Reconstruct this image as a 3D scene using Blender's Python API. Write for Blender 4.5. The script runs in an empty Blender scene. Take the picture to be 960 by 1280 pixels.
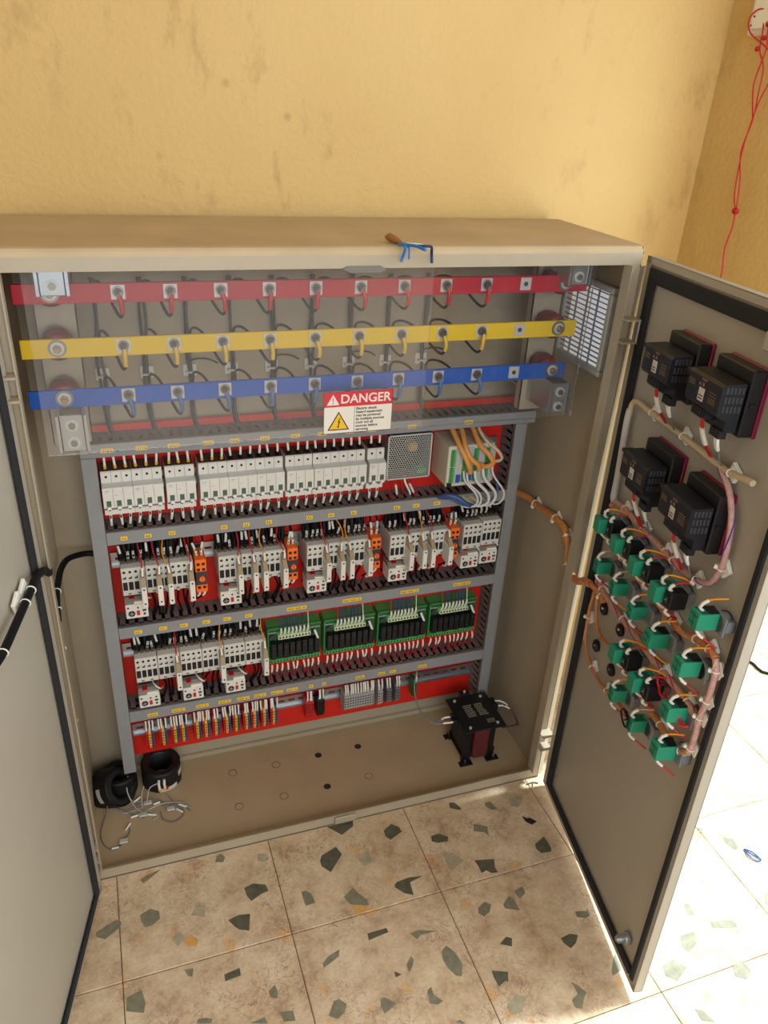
import bpy, math, random
from mathutils import Matrix, Vector
random.seed(7)
sc = bpy.context.scene
C = sc.collection
PI = math.pi

# ---------------------------------------------------------------- camera, world, lights, exposure
cam = bpy.data.cameras.new('camera')
cam.sensor_fit = 'HORIZONTAL'
cam.sensor_width = 36.0
cam.lens = 36.0 * 983.865 / 960.0
cam.clip_start = 0.02
cam_ob = bpy.data.objects.new('camera', cam)
C.objects.link(cam_ob)
cam_ob.rotation_euler = (1.07814742, -0.05424520, -0.32859816)
cam_ob.location = (0.12634484, -1.16087731, 1.44797665)
sc.camera = cam_ob

world = bpy.data.worlds.new('sky')
sc.world = world
world.use_nodes = True
bg = world.node_tree.nodes['Background']
bg.inputs[0].default_value = (0.72, 0.86, 1.0, 1)
bg.inputs[1].default_value = 1.5


def lamp(name, kind, loc, target, energy, color, size=1.0, size_y=None):
    d = bpy.data.lights.new(name, kind)
    d.energy = energy
    d.color = color
    if kind == 'AREA':
        d.shape = 'RECTANGLE'
        d.size = size
        d.size_y = size_y or size
    o = bpy.data.objects.new(name, d)
    C.objects.link(o)
    o.location = loc
    o.rotation_euler = (Vector(target) - Vector(loc)).to_track_quat('-Z', 'Y').to_euler()
    return o


# sun that falls on the floor of the doorway on the right
sun = lamp('sun', 'SUN', (4, 0.4, 4), (4 - 1.0, 0.4 + 0.03, 4 - 2.1), 8.5, (0.78, 0.94, 1.0))
sun.data.angle = math.radians(7)
# daylight of the open doorway on the right and of the wide opening behind the camera
lamp('doorway_daylight', 'AREA', (1.62, -0.95, 1.15), (-0.1, -0.40, 0.6), 22.0, (0.80, 0.91, 1.0), 0.8, 1.6)
lamp('window_daylight', 'AREA', (0.45, -2.75, 1.65), (0.2, 0.2, 0.7), 40.0, (0.93, 0.97, 1.0), 2.0, 1.5)

sc.view_settings.view_transform = 'Standard'
sc.view_settings.look = 'None'
sc.view_settings.exposure = 0.0
sc.view_settings.gamma = 1.0
sc.view_settings.use_curve_mapping = False
sc.cycles.max_bounces = 8
sc.cycles.diffuse_bounces = 5
sc.cycles.transparent_max_bounces = 8
sc.cycles.sample_clamp_indirect = 6.0
sc.cycles.use_denoising = True


# ---------------------------------------------------------------- materials
def lin(c):
    return tuple(((v / 255.0) / 12.92) if v <= 10 else ((v / 255.0 + 0.055) / 1.055) ** 2.4 for v in c) + (1.0,)


MATS = {}


def mat(name, rgb, rough=0.5, metal=0.0, noise=0.0, scale=30.0, bump=0.0, bscale=200.0, spec=0.5, trans=0.0, alpha=1.0, emit=0.0):
    if name in MATS:
        return MATS[name]
    m = bpy.data.materials.new(name)
    m.use_nodes = True
    nt = m.node_tree
    b = nt.nodes['Principled BSDF']
    col = lin(rgb)
    b.inputs['Base Color'].default_value = col
    b.inputs['Roughness'].default_value = rough
    b.inputs['Metallic'].default_value = metal
    b.inputs['Specular IOR Level'].default_value = spec
    b.inputs['Transmission Weight'].default_value = trans
    b.inputs['Alpha'].default_value = alpha
    geo = None
    if noise or bump:
        geo = nt.nodes.new('ShaderNodeNewGeometry')
    if noise:
        n = nt.nodes.new('ShaderNodeTexNoise')
        n.inputs['Scale'].default_value = scale
        n.inputs['Detail'].default_value = 4
        nt.links.new(geo.outputs['Position'], n.inputs['Vector'])
        r = nt.nodes.new('ShaderNodeMapRange')
        r.inputs['From Min'].default_value = 0.3
        r.inputs['From Max'].default_value = 0.7
        r.inputs['To Min'].default_value = 1 - noise
        r.inputs['To Max'].default_value = 1 + noise
        nt.links.new(n.outputs['Fac'], r.inputs['Value'])
        mx = nt.nodes.new('ShaderNodeVectorMath')
        mx.operation = 'SCALE'
        mx.inputs[0].default_value = col[:3]
        nt.links.new(r.outputs['Result'], mx.inputs['Scale'])
        nt.links.new(mx.outputs['Vector'], b.inputs['Base Color'])
    if bump:
        n2 = nt.nodes.new('ShaderNodeTexNoise')
        n2.inputs['Scale'].default_value = bscale
        n2.inputs['Detail'].default_value = 3
        nt.links.new(geo.outputs['Position'], n2.inputs['Vector'])
        bp = nt.nodes.new('ShaderNodeBump')
        bp.inputs['Strength'].default_value = bump
        bp.inputs['Distance'].default_value = 0.004
        nt.links.new(n2.outputs['Fac'], bp.inputs['Height'])
        nt.links.new(bp.outputs['Normal'], b.inputs['Normal'])
    MATS[name] = m
    return m


def node(nt, kind, **kw):
    n = nt.nodes.new(kind)
    for k, v in kw.items():
        if k.startswith('_'):
            setattr(n, k[1:], v)
        else:
            n.inputs[k.replace('__', ' ')].default_value = v
    return n


def wall_material():
    m = bpy.data.materials.new('yellow_plaster')
    m.use_nodes = True
    nt = m.node_tree
    L = nt.links.new
    b = nt.nodes['Principled BSDF']
    b.inputs['Roughness'].default_value = 0.6
    geo = node(nt, 'ShaderNodeNewGeometry')
    big = node(nt, 'ShaderNodeTexNoise', Scale=1.6, Detail=3.0)
    mp = node(nt, 'ShaderNodeMapping')
    mp.inputs['Scale'].default_value = (1.5, 1.5, 0.7)
    spots = node(nt, 'ShaderNodeTexNoise', Scale=11.0, Detail=5.0, Roughness=0.65)
    dots = node(nt, 'ShaderNodeTexVoronoi', Scale=9.0)
    L(geo.outputs['Position'], big.inputs['Vector'])
    L(geo.outputs['Position'], mp.inputs['Vector'])
    L(mp.outputs['Vector'], spots.inputs['Vector'])
    L(geo.outputs['Position'], dots.inputs['Vector'])
    base = node(nt, 'ShaderNodeValToRGB')
    base.color_ramp.elements[0].position = 0.35
    base.color_ramp.elements[0].color = lin((200, 164, 98))
    base.color_ramp.elements[1].position = 0.65
    base.color_ramp.elements[1].color = lin((210, 176, 112))
    L(big.outputs['Fac'], base.inputs['Fac'])
    r = node(nt, 'ShaderNodeValToRGB')
    r.color_ramp.elements[0].position = 0.56
    r.color_ramp.elements[0].color = (0, 0, 0, 1)
    r.color_ramp.elements[1].position = 0.74
    r.color_ramp.elements[1].color = (0.55, 0.55, 0.55, 1)
    L(spots.outputs['Fac'], r.inputs['Fac'])
    r2 = node(nt, 'ShaderNodeValToRGB')
    r2.color_ramp.elements[0].position = 0.0
    r2.color_ramp.elements[0].color = (0.5, 0.5, 0.5, 1)
    r2.color_ramp.elements[1].position = 0.09
    r2.color_ramp.elements[1].color = (0, 0, 0, 1)
    L(dots.outputs['Distance'], r2.inputs['Fac'])
    mx = node(nt, 'ShaderNodeMath', _operation='MAXIMUM')
    L(r.outputs['Color'], mx.inputs[0])
    L(r2.outputs['Color'], mx.inputs[1])
    gate = node(nt, 'ShaderNodeTexNoise', Scale=2.3, Detail=2.0)
    L(geo.outputs['Position'], gate.inputs['Vector'])
    g2 = node(nt, 'ShaderNodeMapRange')
    g2.inputs['From Min'].default_value = 0.42
    g2.inputs['From Max'].default_value = 0.6
    L(gate.outputs['Fac'], g2.inputs['Value'])
    mu = node(nt, 'ShaderNodeMath', _operation='MULTIPLY')
    L(mx.outputs[0], mu.inputs[0])
    L(g2.outputs['Result'], mu.inputs[1])
    mix = node(nt, 'ShaderNodeMix', _data_type='RGBA')
    L(mu.outputs[0], mix.inputs['Factor'])
    L(base.outputs['Color'], mix.inputs['A'])
    mix.inputs['B'].default_value = lin((150, 112, 62))
    L(mix.outputs['Result'], b.inputs['Base Color'])
    bn = node(nt, 'ShaderNodeTexNoise', Scale=90.0, Detail=4.0)
    bn2 = node(nt, 'ShaderNodeTexNoise', Scale=9.0, Detail=2.0)
    L(geo.outputs['Position'], bn.inputs['Vector'])
    L(geo.outputs['Position'], bn2.inputs['Vector'])
    ad = node(nt, 'ShaderNodeMath', _operation='ADD')
    L(bn.outputs['Fac'], ad.inputs[0])
    L(bn2.outputs['Fac'], ad.inputs[1])
    bp = node(nt, 'ShaderNodeBump', Strength=0.35, Distance=0.006)
    L(ad.outputs[0], bp.inputs['Height'])
    L(bp.outputs['Normal'], b.inputs['Normal'])
    return m


def floor_material():
    m = bpy.data.materials.new('terrazzo')
    m.use_nodes = True
    nt = m.node_tree
    L = nt.links.new
    b = nt.nodes['Principled BSDF']
    geo = node(nt, 'ShaderNodeNewGeometry')
    big = node(nt, 'ShaderNodeTexNoise', Scale=13.0, Detail=9.0, Roughness=0.78)
    L(geo.outputs['Position'], big.inputs['Vector'])
    base = node(nt, 'ShaderNodeValToRGB')
    cr = base.color_ramp
    cr.elements[0].position = 0.34
    cr.elements[0].color = lin((166, 136, 106))
    cr.elements[1].position = 0.60
    cr.elements[1].color = lin((218, 194, 162))
    e = cr.elements.new(0.46)
    e.color = lin((198, 170, 136))
    L(big.outputs['Fac'], base.inputs['Fac'])
    # orange patches
    op = node(nt, 'ShaderNodeTexNoise', Scale=17.0, Detail=1.0)
    L(geo.outputs['Position'], op.inputs['Vector'])
    opr = node(nt, 'ShaderNodeMapRange')
    opr.inputs['From Min'].default_value = 0.66
    opr.inputs['From Max'].default_value = 0.72
    opr.inputs['To Max'].default_value = 0.55
    L(op.outputs['Fac'], opr.inputs['Value'])
    m1 = node(nt, 'ShaderNodeMix', _data_type='RGBA')
    L(opr.outputs['Result'], m1.inputs['Factor'])
    L(base.outputs['Color'], m1.inputs['A'])
    m1.inputs['B'].default_value = lin((214, 160, 92))
    # fine reddish veins
    vn = node(nt, 'ShaderNodeTexNoise', Scale=26.0, Detail=5.0, Roughness=0.7, Distortion=1.4)
    L(geo.outputs['Position'], vn.inputs['Vector'])
    va = node(nt, 'ShaderNodeMath', _operation='SUBTRACT')
    L(vn.outputs['Fac'], va.inputs[0])
    va.inputs[1].default_value = 0.5
    vb = node(nt, 'ShaderNodeMath', _operation='ABSOLUTE')
    L(va.outputs[0], vb.inputs[0])
    vr = node(nt, 'ShaderNodeMapRange')
    vr.inputs['From Min'].default_value = 0.0
    vr.inputs['From Max'].default_value = 0.016
    vr.inputs['To Min'].default_value = 0.85
    vr.inputs['To Max'].default_value = 0.0
    L(vb.outputs[0], vr.inputs['Value'])
    gt = node(nt, 'ShaderNodeTexNoise', Scale=8.0, Detail=2.0)
    L(geo.outputs['Position'], gt.inputs['Vector'])
    gr = node(nt, 'ShaderNodeMapRange')
    gr.inputs['From Min'].default_value = 0.44
    gr.inputs['From Max'].default_value = 0.62
    L(gt.outputs['Fac'], gr.inputs['Value'])
    vm = node(nt, 'ShaderNodeMath', _operation='MULTIPLY')
    L(vr.outputs['Result'], vm.inputs[0])
    L(gr.outputs['Result'], vm.inputs[1])
    m2 = node(nt, 'ShaderNodeMix', _data_type='RGBA')
    L(vm.outputs[0], m2.inputs['Factor'])
    L(m1.outputs['Result'], m2.inputs['A'])
    m2.inputs['B'].default_value = lin((116, 72, 60))
    # fine grain of sand
    fg = node(nt, 'ShaderNodeTexNoise', Scale=160.0, Detail=2.0)
    L(geo.outputs['Position'], fg.inputs['Vector'])
    fr = node(nt, 'ShaderNodeMapRange')
    fr.inputs['To Min'].default_value = 0.86
    fr.inputs['To Max'].default_value = 1.14
    L(fg.outputs['Fac'], fr.inputs['Value'])
    sc_ = node(nt, 'ShaderNodeVectorMath', _operation='SCALE')
    L(m2.outputs['Result'], sc_.inputs[0])
    L(fr.outputs['Result'], sc_.inputs['Scale'])
    L(sc_.outputs['Vector'], b.inputs['Base Color'])
    b.inputs['Roughness'].default_value = 0.55
    bp = node(nt, 'ShaderNodeBump', Strength=0.15, Distance=0.002)
    L(big.outputs['Fac'], bp.inputs['Height'])
    L(bp.outputs['Normal'], b.inputs['Normal'])
    return m


WALL = wall_material()
FLOOR = floor_material()
PAINT = mat('beige_paint', (168, 154, 130), 0.42, noise=0.03, scale=14, bump=0.05, bscale=500)
DOORP = mat('door_paint', (172, 164, 148), 0.40, noise=0.02, scale=9, bump=0.04, bscale=500)
DUSTF = mat('dusty_floor_paint', (176, 152, 118), 0.6, noise=0.05, scale=10)
DUSTY = mat('dusty_paint', (186, 164, 130), 0.75, noise=0.10, scale=8)
RED = mat('red_plate', (206, 34, 20), 0.45, noise=0.04, scale=20)
DUCT = mat('duct_grey', (138, 138, 138), 0.5, noise=0.03)
DUCT2 = mat('duct_side_grey', (120, 110, 104), 0.6)
LABELY = mat('label_yellow', (232, 190, 50), 0.5)
INK = mat('ink', (40, 30, 15), 0.6)
WHITE = mat('device_white', (220, 215, 204), 0.45, noise=0.03, scale=60)
CREAM = mat('device_cream', (206, 196, 172), 0.5)
PALE = mat('sleeve_white', (232, 228, 216), 0.5)
LGREY = mat('light_grey_plastic', (168, 166, 160), 0.5)
MGREY = mat('mid_grey_plastic', (108, 110, 112), 0.5)
DGREY = mat('dark_grey_plastic', (52, 53, 56), 0.5)
BLACK = mat('black_plastic', (20, 20, 22), 0.45)
NAVY = mat('navy_plastic', (17, 19, 27), 0.42)
CABLEB = mat('black_cable', (12, 12, 13), 0.55, spec=0.25)
GASKET = mat('gasket_foam', (30, 29, 33), 0.85)
BROWN = mat('terminal_brown', (84, 70, 60), 0.6)
ZINC = mat('zinc', (190, 196, 200), 0.3, 0.9)
STEEL = mat('bolt_steel', (150, 146, 138), 0.38, 0.85)
TIN = mat('tinned_pad', (214, 210, 202), 0.35, 0.3)
BUSR = mat('busbar_red', (188, 16, 42), 0.35)
BUSY = mat('busbar_yellow', (238, 196, 20), 0.35)
BUSB = mat('busbar_blue', (0, 86, 180), 0.35)
INSUL = mat('insulator_red', (120, 26, 34), 0.3)
ORANGE = mat('relay_orange', (244, 110, 28), 0.45)
PCB = mat('board_green', (32, 92, 48), 0.4)
PCBL = mat('connector_green', (70, 160, 84), 0.45)
PCBP = mat('connector_pale', (196, 208, 168), 0.5)
GREENB = mat('block_green', (34, 146, 112), 0.45)
GREEND = mat('block_green_dark', (10, 92, 72), 0.42)
MAGENTA = mat('bezel_magenta', (128, 16, 56), 0.3)
WRED = mat('wire_red', (198, 24, 38), 0.4)
WORG = mat('wire_orange', (236, 150, 30), 0.4)
WBLUE = mat('wire_blue', (40, 76, 160), 0.4)
WPUR = mat('wire_purple', (80, 44, 140), 0.4)
WWHITE = mat('wire_white', (206, 204, 200), 0.45)
WGREY = mat('wire_grey', (120, 120, 122), 0.5)
HARN = mat('harness_orange', (196, 128, 72), 0.5, noise=0.15, scale=120)
HPINK = mat('harness_pink', (196, 150, 140), 0.5, noise=0.18, scale=150)
HCREAM = mat('harness_cream', (206, 184, 146), 0.5, noise=0.06, scale=120)
HWHITE = mat('harness_white', (200, 194, 186), 0.5)
CORR = mat('cable_orange', (214, 146, 74), 0.5)
YEL = mat('terminal_yellow', (236, 176, 34), 0.45)
TRED = mat('terminal_red', (196, 30, 34), 0.45)
TBLUE = mat('terminal_blue', (20, 84, 128), 0.45)
TGRN = mat('toggle_green', (72, 96, 78), 0.5)
MAROON = mat('winding_maroon', (96, 38, 40), 0.4)
GROUT = mat('grout', (110, 88, 66), 0.9)
FILTER = mat('filter_mat', (236, 240, 246), 0.9)
CHIPS = [mat('chip_dark_green', (90, 86, 68), 0.6, noise=0.25, scale=70),
         mat('chip_grey_green', (126, 120, 98), 0.6, noise=0.2, scale=70),
         mat('chip_pale_green', (168, 156, 128), 0.6, noise=0.15, scale=70),
         mat('chip_orange', (208, 158, 90), 0.4, noise=0.1, scale=70)]


def acrylic(name, haze, col=(1, 1, 1, 1)):
    m = bpy.data.materials.new(name)
    m.use_nodes = True
    nt = m.node_tree
    nt.nodes.remove(nt.nodes['Principled BSDF'])
    out = nt.nodes['Material Output']
    tr = node(nt, 'ShaderNodeBsdfTransparent')
    tr.inputs['Color'].default_value = col
    gl = node(nt, 'ShaderNodeBsdfGlossy')
    gl.inputs['Roughness'].default_value = 0.06
    fr = node(nt, 'ShaderNodeFresnel')
    fr.inputs['IOR'].default_value = 1.49
    mx = node(nt, 'ShaderNodeMixShader')
    nt.links.new(fr.outputs[0], mx.inputs[0])
    nt.links.new(tr.outputs[0], mx.inputs[1])
    nt.links.new(gl.outputs[0], mx.inputs[2])
    last = mx
    if haze:
        df = node(nt, 'ShaderNodeBsdfDiffuse')
        df.inputs['Color'].default_value = (0.8, 0.8, 0.78, 1)
        m2 = node(nt, 'ShaderNodeMixShader')
        m2.inputs[0].default_value = haze
        nt.links.new(mx.outputs[0], m2.inputs[1])
        nt.links.new(df.outputs[0], m2.inputs[2])
        last = m2
    nt.links.new(last.outputs[0], out.inputs['Surface'])
    return m


ACRYL = acrylic('clear_acrylic', 0.015)
ACRYLH = acrylic('reflection_haze_acrylic', 0.055)  # even diffuse haze mixed in to stand for a reflection in the sheet


# ---------------------------------------------------------------- mesh helpers
class MB:
    """collects shapes and links them as one mesh object"""

    def __init__(s, m=None):
        s.v = []; s.f = []; s.mi = []; s.sm = []; s.mats = []; s.cur = 0
        if m: s.m(m)

    def m(s, material):
        if material not in s.mats:
            s.mats.append(material)
        s.cur = s.mats.index(material)
        return s

    def add(s, vs, fs, smooth=False, M=None):
        b = len(s.v)
        s.v.extend([tuple(M @ Vector(v)) for v in vs] if M is not None else vs)
        for f in fs:
            s.f.append([i + b for i in f]); s.mi.append(s.cur); s.sm.append(smooth)
        return s

    def box(s, x0, x1, y0, y1, z0, z1, M=None):
        vs = [(x, y, z) for z in (z0, z1) for y in (y0, y1) for x in (x0, x1)]
        return s.add(vs, [(0, 2, 3, 1), (4, 5, 7, 6), (0, 1, 5, 4), (2, 6, 7, 3), (0, 4, 6, 2), (1, 3, 7, 5)], M=M)

    def cbox(s, x0, x1, y0, y1, z0, z1, c=0.001, M=None):
        """box with its edges chamfered by c"""
        xs, ys, zs = (x0, x1), (y0, y1), (z0, z1)
        vs = []; idx = {}
        for i in (0, 1):
            for j in (0, 1):
                for k in (0, 1):
                    sx, sy, sz = (1 - 2 * i) * c, (1 - 2 * j) * c, (1 - 2 * k) * c
                    idx[(i, j, k, 0)] = len(vs); vs.append((xs[i], ys[j] + sy, zs[k] + sz))
                    idx[(i, j, k, 1)] = len(vs); vs.append((xs[i] + sx, ys[j], zs[k] + sz))
                    idx[(i, j, k, 2)] = len(vs); vs.append((xs[i] + sx, ys[j] + sy, zs[k]))
        I = idx
        fs = []
        for i in (0, 1):
            q = [I[(i, 0, 0, 0)], I[(i, 1, 0, 0)], I[(i, 1, 1, 0)], I[(i, 0, 1, 0)]]
            fs.append(q if i else q[::-1])
            q = [I[(0, i, 0, 1)], I[(1, i, 0, 1)], I[(1, i, 1, 1)], I[(0, i, 1, 1)]]
            fs.append(q if not i else q[::-1])
            q = [I[(0, 0, i, 2)], I[(1, 0, i, 2)], I[(1, 1, i, 2)], I[(0, 1, i, 2)]]
            fs.append(q if i else q[::-1])
        for i in (0, 1):
            for j in (0, 1):
                fs.append([I[(i, j, 0, 0)], I[(i, j, 1, 0)], I[(i, j, 1, 1)], I[(i, j, 0, 1)]])
                fs.append([I[(i, 0, j, 0)], I[(i, 1, j, 0)], I[(i, 1, j, 2)], I[(i, 0, j, 2)]])
                fs.append([I[(0, i, j, 1)], I[(1, i, j, 1)], I[(1, i, j, 2)], I[(0, i, j, 2)]])
                for k in (0, 1):
                    fs.append([I[(i, j, k, 0)], I[(i, j, k, 1)], I[(i, j, k, 2)]])
        return s.add(vs, fs, M=M)

    def ring(s, c, u, w, r, n):
        return [tuple(c + u * (r * math.cos(2 * PI * k / n)) + w * (r * math.sin(2 * PI * k / n))) for k in range(n)]

    def cyl(s, p0, p1, r, n=12, r1=None, M=None, smooth=True):
        p0 = Vector(p0); p1 = Vector(p1)
        d = (p1 - p0).normalized()
        u = d.orthogonal().normalized(); w = d.cross(u)
        r1 = r if r1 is None else r1
        vs = s.ring(p0, u, w, r, n) + s.ring(p1, u, w, r1, n)
        s.add(vs, [(k, (k + 1) % n, n + (k + 1) % n, n + k) for k in range(n)], smooth, M)
        b = [tuple(range(n))[::-1], tuple(range(n, 2 * n))]
        return s.add(vs, b, False, M)

    def tube(s, pts, r, n=6, closed=False, caps=True, M=None):
        P = [Vector(p) for p in pts]
        N = len(P); vs = []; u = None
        for i in range(N):
            if closed:
                d = P[(i + 1) % N] - P[i - 1]
            else:
                d = P[min(i + 1, N - 1)] - P[max(i - 1, 0)]
            if d.length < 1e-9: d = Vector((0, 0, 1))
            d.normalize()
            if u is None:
                u = d.orthogonal().normalized()
            else:
                u = u - d * u.dot(d)
                if u.length < 1e-6: u = d.orthogonal()
                u.normalize()
            w = d.cross(u)
            rr = r[i] if isinstance(r, (list, tuple)) else r
            vs += s.ring(P[i], u, w, rr, n)
        fs = []
        for i in range(N if closed else N - 1):
            a = i * n; b = ((i + 1) % N) * n
            for k in range(n):
                fs.append((a + k, a + (k + 1) % n, b + (k + 1) % n, b + k))
        s.add(vs, fs, True, M)
        if caps and not closed:
            s.add(vs[:n], [tuple(range(n))[::-1]], False, M)
            s.add(vs[-n:], [tuple(range(n))], False, M)
        return s

    def prism(s, poly, a0, a1, axis='x', M=None):
        """polygon extruded along an axis; poly is (y,z) for x, (x,z) for y, (x,y) for z"""
        n = len(poly)
        def P(p, a):
            return {'x': (a, p[0], p[1]), 'y': (p[0], a, p[1]), 'z': (p[0], p[1], a)}[axis]
        vs = [P(p, a0) for p in poly] + [P(p, a1) for p in poly]
        fs = [tuple(range(n))[::-1], tuple(range(n, 2 * n))] + [(k, (k + 1) % n, n + (k + 1) % n, n + k) for k in range(n)]
        return s.add(vs, fs, M=M)

    def lathe(s, prof, c=(0, 0, 0), n=20, M=None):
        """profile (radius, height) turned about z"""
        vs = []; N = len(prof)
        for r, h in prof:
            for k in range(n):
                vs.append((c[0] + r * math.cos(2 * PI * k / n), c[1] + r * math.sin(2 * PI * k / n), c[2] + h))
        fs = [(i * n + k, i * n + (k + 1) % n, (i + 1) * n + (k + 1) % n, (i + 1) * n + k) for i in range(N - 1) for k in range(n)]
        return s.add(vs, fs, True, M)

    def mesh(s, name):
        me = bpy.data.meshes.new(name)
        me.from_pydata(s.v, [], s.f)
        for m in s.mats: me.materials.append(m)
        me.polygons.foreach_set('material_index', s.mi)
        me.polygons.foreach_set('use_smooth', s.sm)
        me.update()
        fix_normals(me)
        return me

    def build(s, name, parent=None, loc=None, label=None, M=None):
        return link(name, s.mesh(name), parent, loc, label, M)


def fix_normals(me):
    import bmesh
    bm = bmesh.new(); bm.from_mesh(me)
    bmesh.ops.recalc_face_normals(bm, faces=bm.faces)
    bm.to_mesh(me); bm.free()


def link(name, data, parent=None, loc=None, label=None, M=None):
    o = bpy.data.objects.new(name, data)
    C.objects.link(o)
    if parent: o.parent = parent
    if M is not None: o.matrix_local = M
    if loc is not None: o.location = loc
    if label: o['label'] = label
    return o


def tag(o, label=None, cat=None, group=None, kind=None):
    if label: o['label'] = label
    if cat: o['category'] = cat
    if group: o['group'] = group
    if kind: o['kind'] = kind
    return o


def thing(name, loc, label, cat, group=None, M=None):
    o = bpy.data.objects.new(name, None)
    o.empty_display_size = 0.02
    C.objects.link(o)
    if M is not None: o.matrix_world = M
    else: o.location = loc
    return tag(o, label, cat, group)


def clone(root, loc=None, M=None, parent=None):
    r = root.copy(); C.objects.link(r)
    r.parent = parent
    if M is not None: r.matrix_world = M
    if loc is not None: r.location = loc
    for ch in list(root.children):
        c = ch.copy(); C.objects.link(c); c.parent = r
        for g in list(ch.children):
            d = g.copy(); C.objects.link(d); d.parent = c
    return r


def smooth_path(pts, k=4):
    """Catmull-Rom through the points"""
    P = [Vector(p) for p in pts]
    if len(P) < 3: return P
    Q = [P[0] * 2 - P[1]] + P + [P[-1] * 2 - P[-2]]
    out = []
    for i in range(1, len(Q) - 2):
        for j in range(k):
            t = j / k
            a, b, c, d = Q[i - 1], Q[i], Q[i + 1], Q[i + 2]
            out.append(0.5 * ((2 * b) + (c - a) * t + (2 * a - 5 * b + 4 * c - d) * t * t + (3 * b - a - 3 * c + d) * t ** 3))
    out.append(P[-1])
    return out


def wire(parent, pts, r=0.0012, m=None, sleeve=None, sr=None, k=4, n=5, name='lead_wire', sm=None, M=None):
    """a wire as a part; sleeve=(a,b) covers that share of its path with a white marker as its sub-part"""
    path = smooth_path(pts, k)
    w = MB(m or CABLEB); w.tube(path, r, n)
    o = w.build(name, parent, M=M)
    if sleeve:
        L = [0.0]
        for i in range(1, len(path)): L.append(L[-1] + (path[i] - path[i - 1]).length)
        T = L[-1]
        def at(t):
            t *= T
            for i in range(1, len(path)):
                if L[i] >= t:
                    return path[i - 1].lerp(path[i], (t - L[i - 1]) / max(1e-9, L[i] - L[i - 1]))
            return path[-1]
        a, b = sleeve
        sp = [at(a + (b - a) * i / 3) for i in range(4)]
        q = MB(sm or PALE); q.tube(sp, sr or r * 1.7, 6)
        q.build('wire_sleeve', o)
    return o


def rnd(a): return random.uniform(-a, a)


ORD = ['first', 'second', 'third', 'fourth', 'fifth', 'sixth', 'seventh', 'eighth', 'ninth', 'tenth', 'eleventh', 'twelfth', 'thirteenth', 'fourteenth', 'fifteenth']

# ---------------------------------------------------------------- room
def struct(name, mb, parent=None, label=None):
    o = mb.build(name, parent)
    if not parent: o['kind'] = 'structure'
    if label: o['label'] = label
    return o


YB, XR, XL, YF, HT = 0.312, 1.324, -2.2, -3.0, 2.75
DY0, DY1, DH = -1.35, 0.012, 2.05       # doorway in the right wall
wb = MB(WALL); wb.box(XL - .1, XR + .15, YB, YB + .15, 0, HT); struct('wall_back', wb, label='yellow plastered wall behind the cabinet')
wr = MB(WALL)
wr.box(XR, XR + .15, DY1, YB, 0, HT); wr.box(XR, XR + .15, YF, DY0, 0, HT); wr.box(XR, XR + .15, DY0, DY1, DH, HT)
struct('wall_right', wr, label='yellow plastered wall with the open doorway')
INNER = mat('pale_plaster', (206, 198, 184), .8)
wl = MB(INNER); wl.box(XL - .15, XL, YF, YB, 0, HT); struct('wall_left', wl)
wf = MB(INNER)
wf.box(XL, -1.6, YF - .15, YF, 0, HT); wf.box(1.0, XR, YF - .15, YF, 0, HT); wf.box(-1.6, 1.0, YF - .15, YF, 0, .6); wf.box(-1.6, 1.0, YF - .15, YF, 2.5, HT)
struct('wall_front', wf)
wo = MB(INNER); wo.box(2.45, 2.75, -3.2, -.74, 0, 4.6); struct('added_sun_blocker', wo)  # unseen wall added outdoors to cut off the sun patch on the floor
ce = MB(mat('ceiling_paint', (226, 220, 206), .8)); ce.box(XL - .1, XR + .15, YF - .1, YB + .1, HT, HT + .12); struct('ceiling', ce)

# floor: grout bed, then every tile near the cabinet as a piece of its own, with its stone chips
fl = MB(GROUT); fl.box(XL - 2, 6.0, -6, 2.0, -0.08, -0.0025)
fl.m(FLOOR)
floor = struct('floor', fl, label='cream terrazzo tiles with green stone chips')
TS, TO, TT = 0.3133, (0.0275, -0.2255), 0.00761
ct_, st_ = math.cos(TT), math.sin(TT)
tile_mb = MB(FLOOR)
g_ = 0.0008
tile_mb.cbox(g_, TS - g_, g_, TS - g_, -0.012, 0.0, 0.0012)
tile_mesh = tile_mb.mesh('tile')
tiles = {}; tile_M = {}
I0, I1, J0, J1 = -2, 7, -3, 2
for i in range(I0, I1):
    for j in range(J0, J1):
        o = link('tile', tile_mesh, floor)
        TM = Matrix.Translation((TO[0] + TS * (i * ct_ - j * st_), TO[1] + TS * (i * st_ + j * ct_), random.uniform(-.0006, 0))) @ Matrix.Rotation(TT, 4, 'Z')
        o.matrix_local = TM
        tiles[(i, j)] = o
        tile_M[(i, j)] = TM
far = MB(FLOOR)
for i in range(-8, 15):
    for j in range(-12, 4):
        if I0 <= i < I1 and J0 <= j < J1: continue
        far.box(g_, TS - g_, g_, TS - g_, -0.012, -0.0004, M=Matrix.Translation((TO[0] + TS * (i * ct_ - j * st_), TO[1] + TS * (i * st_ + j * ct_), 0)) @ Matrix.Rotation(TT, 4, 'Z'))
o = far.build('distant_tiles', floor); o['kind'] = 'stuff'

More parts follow.
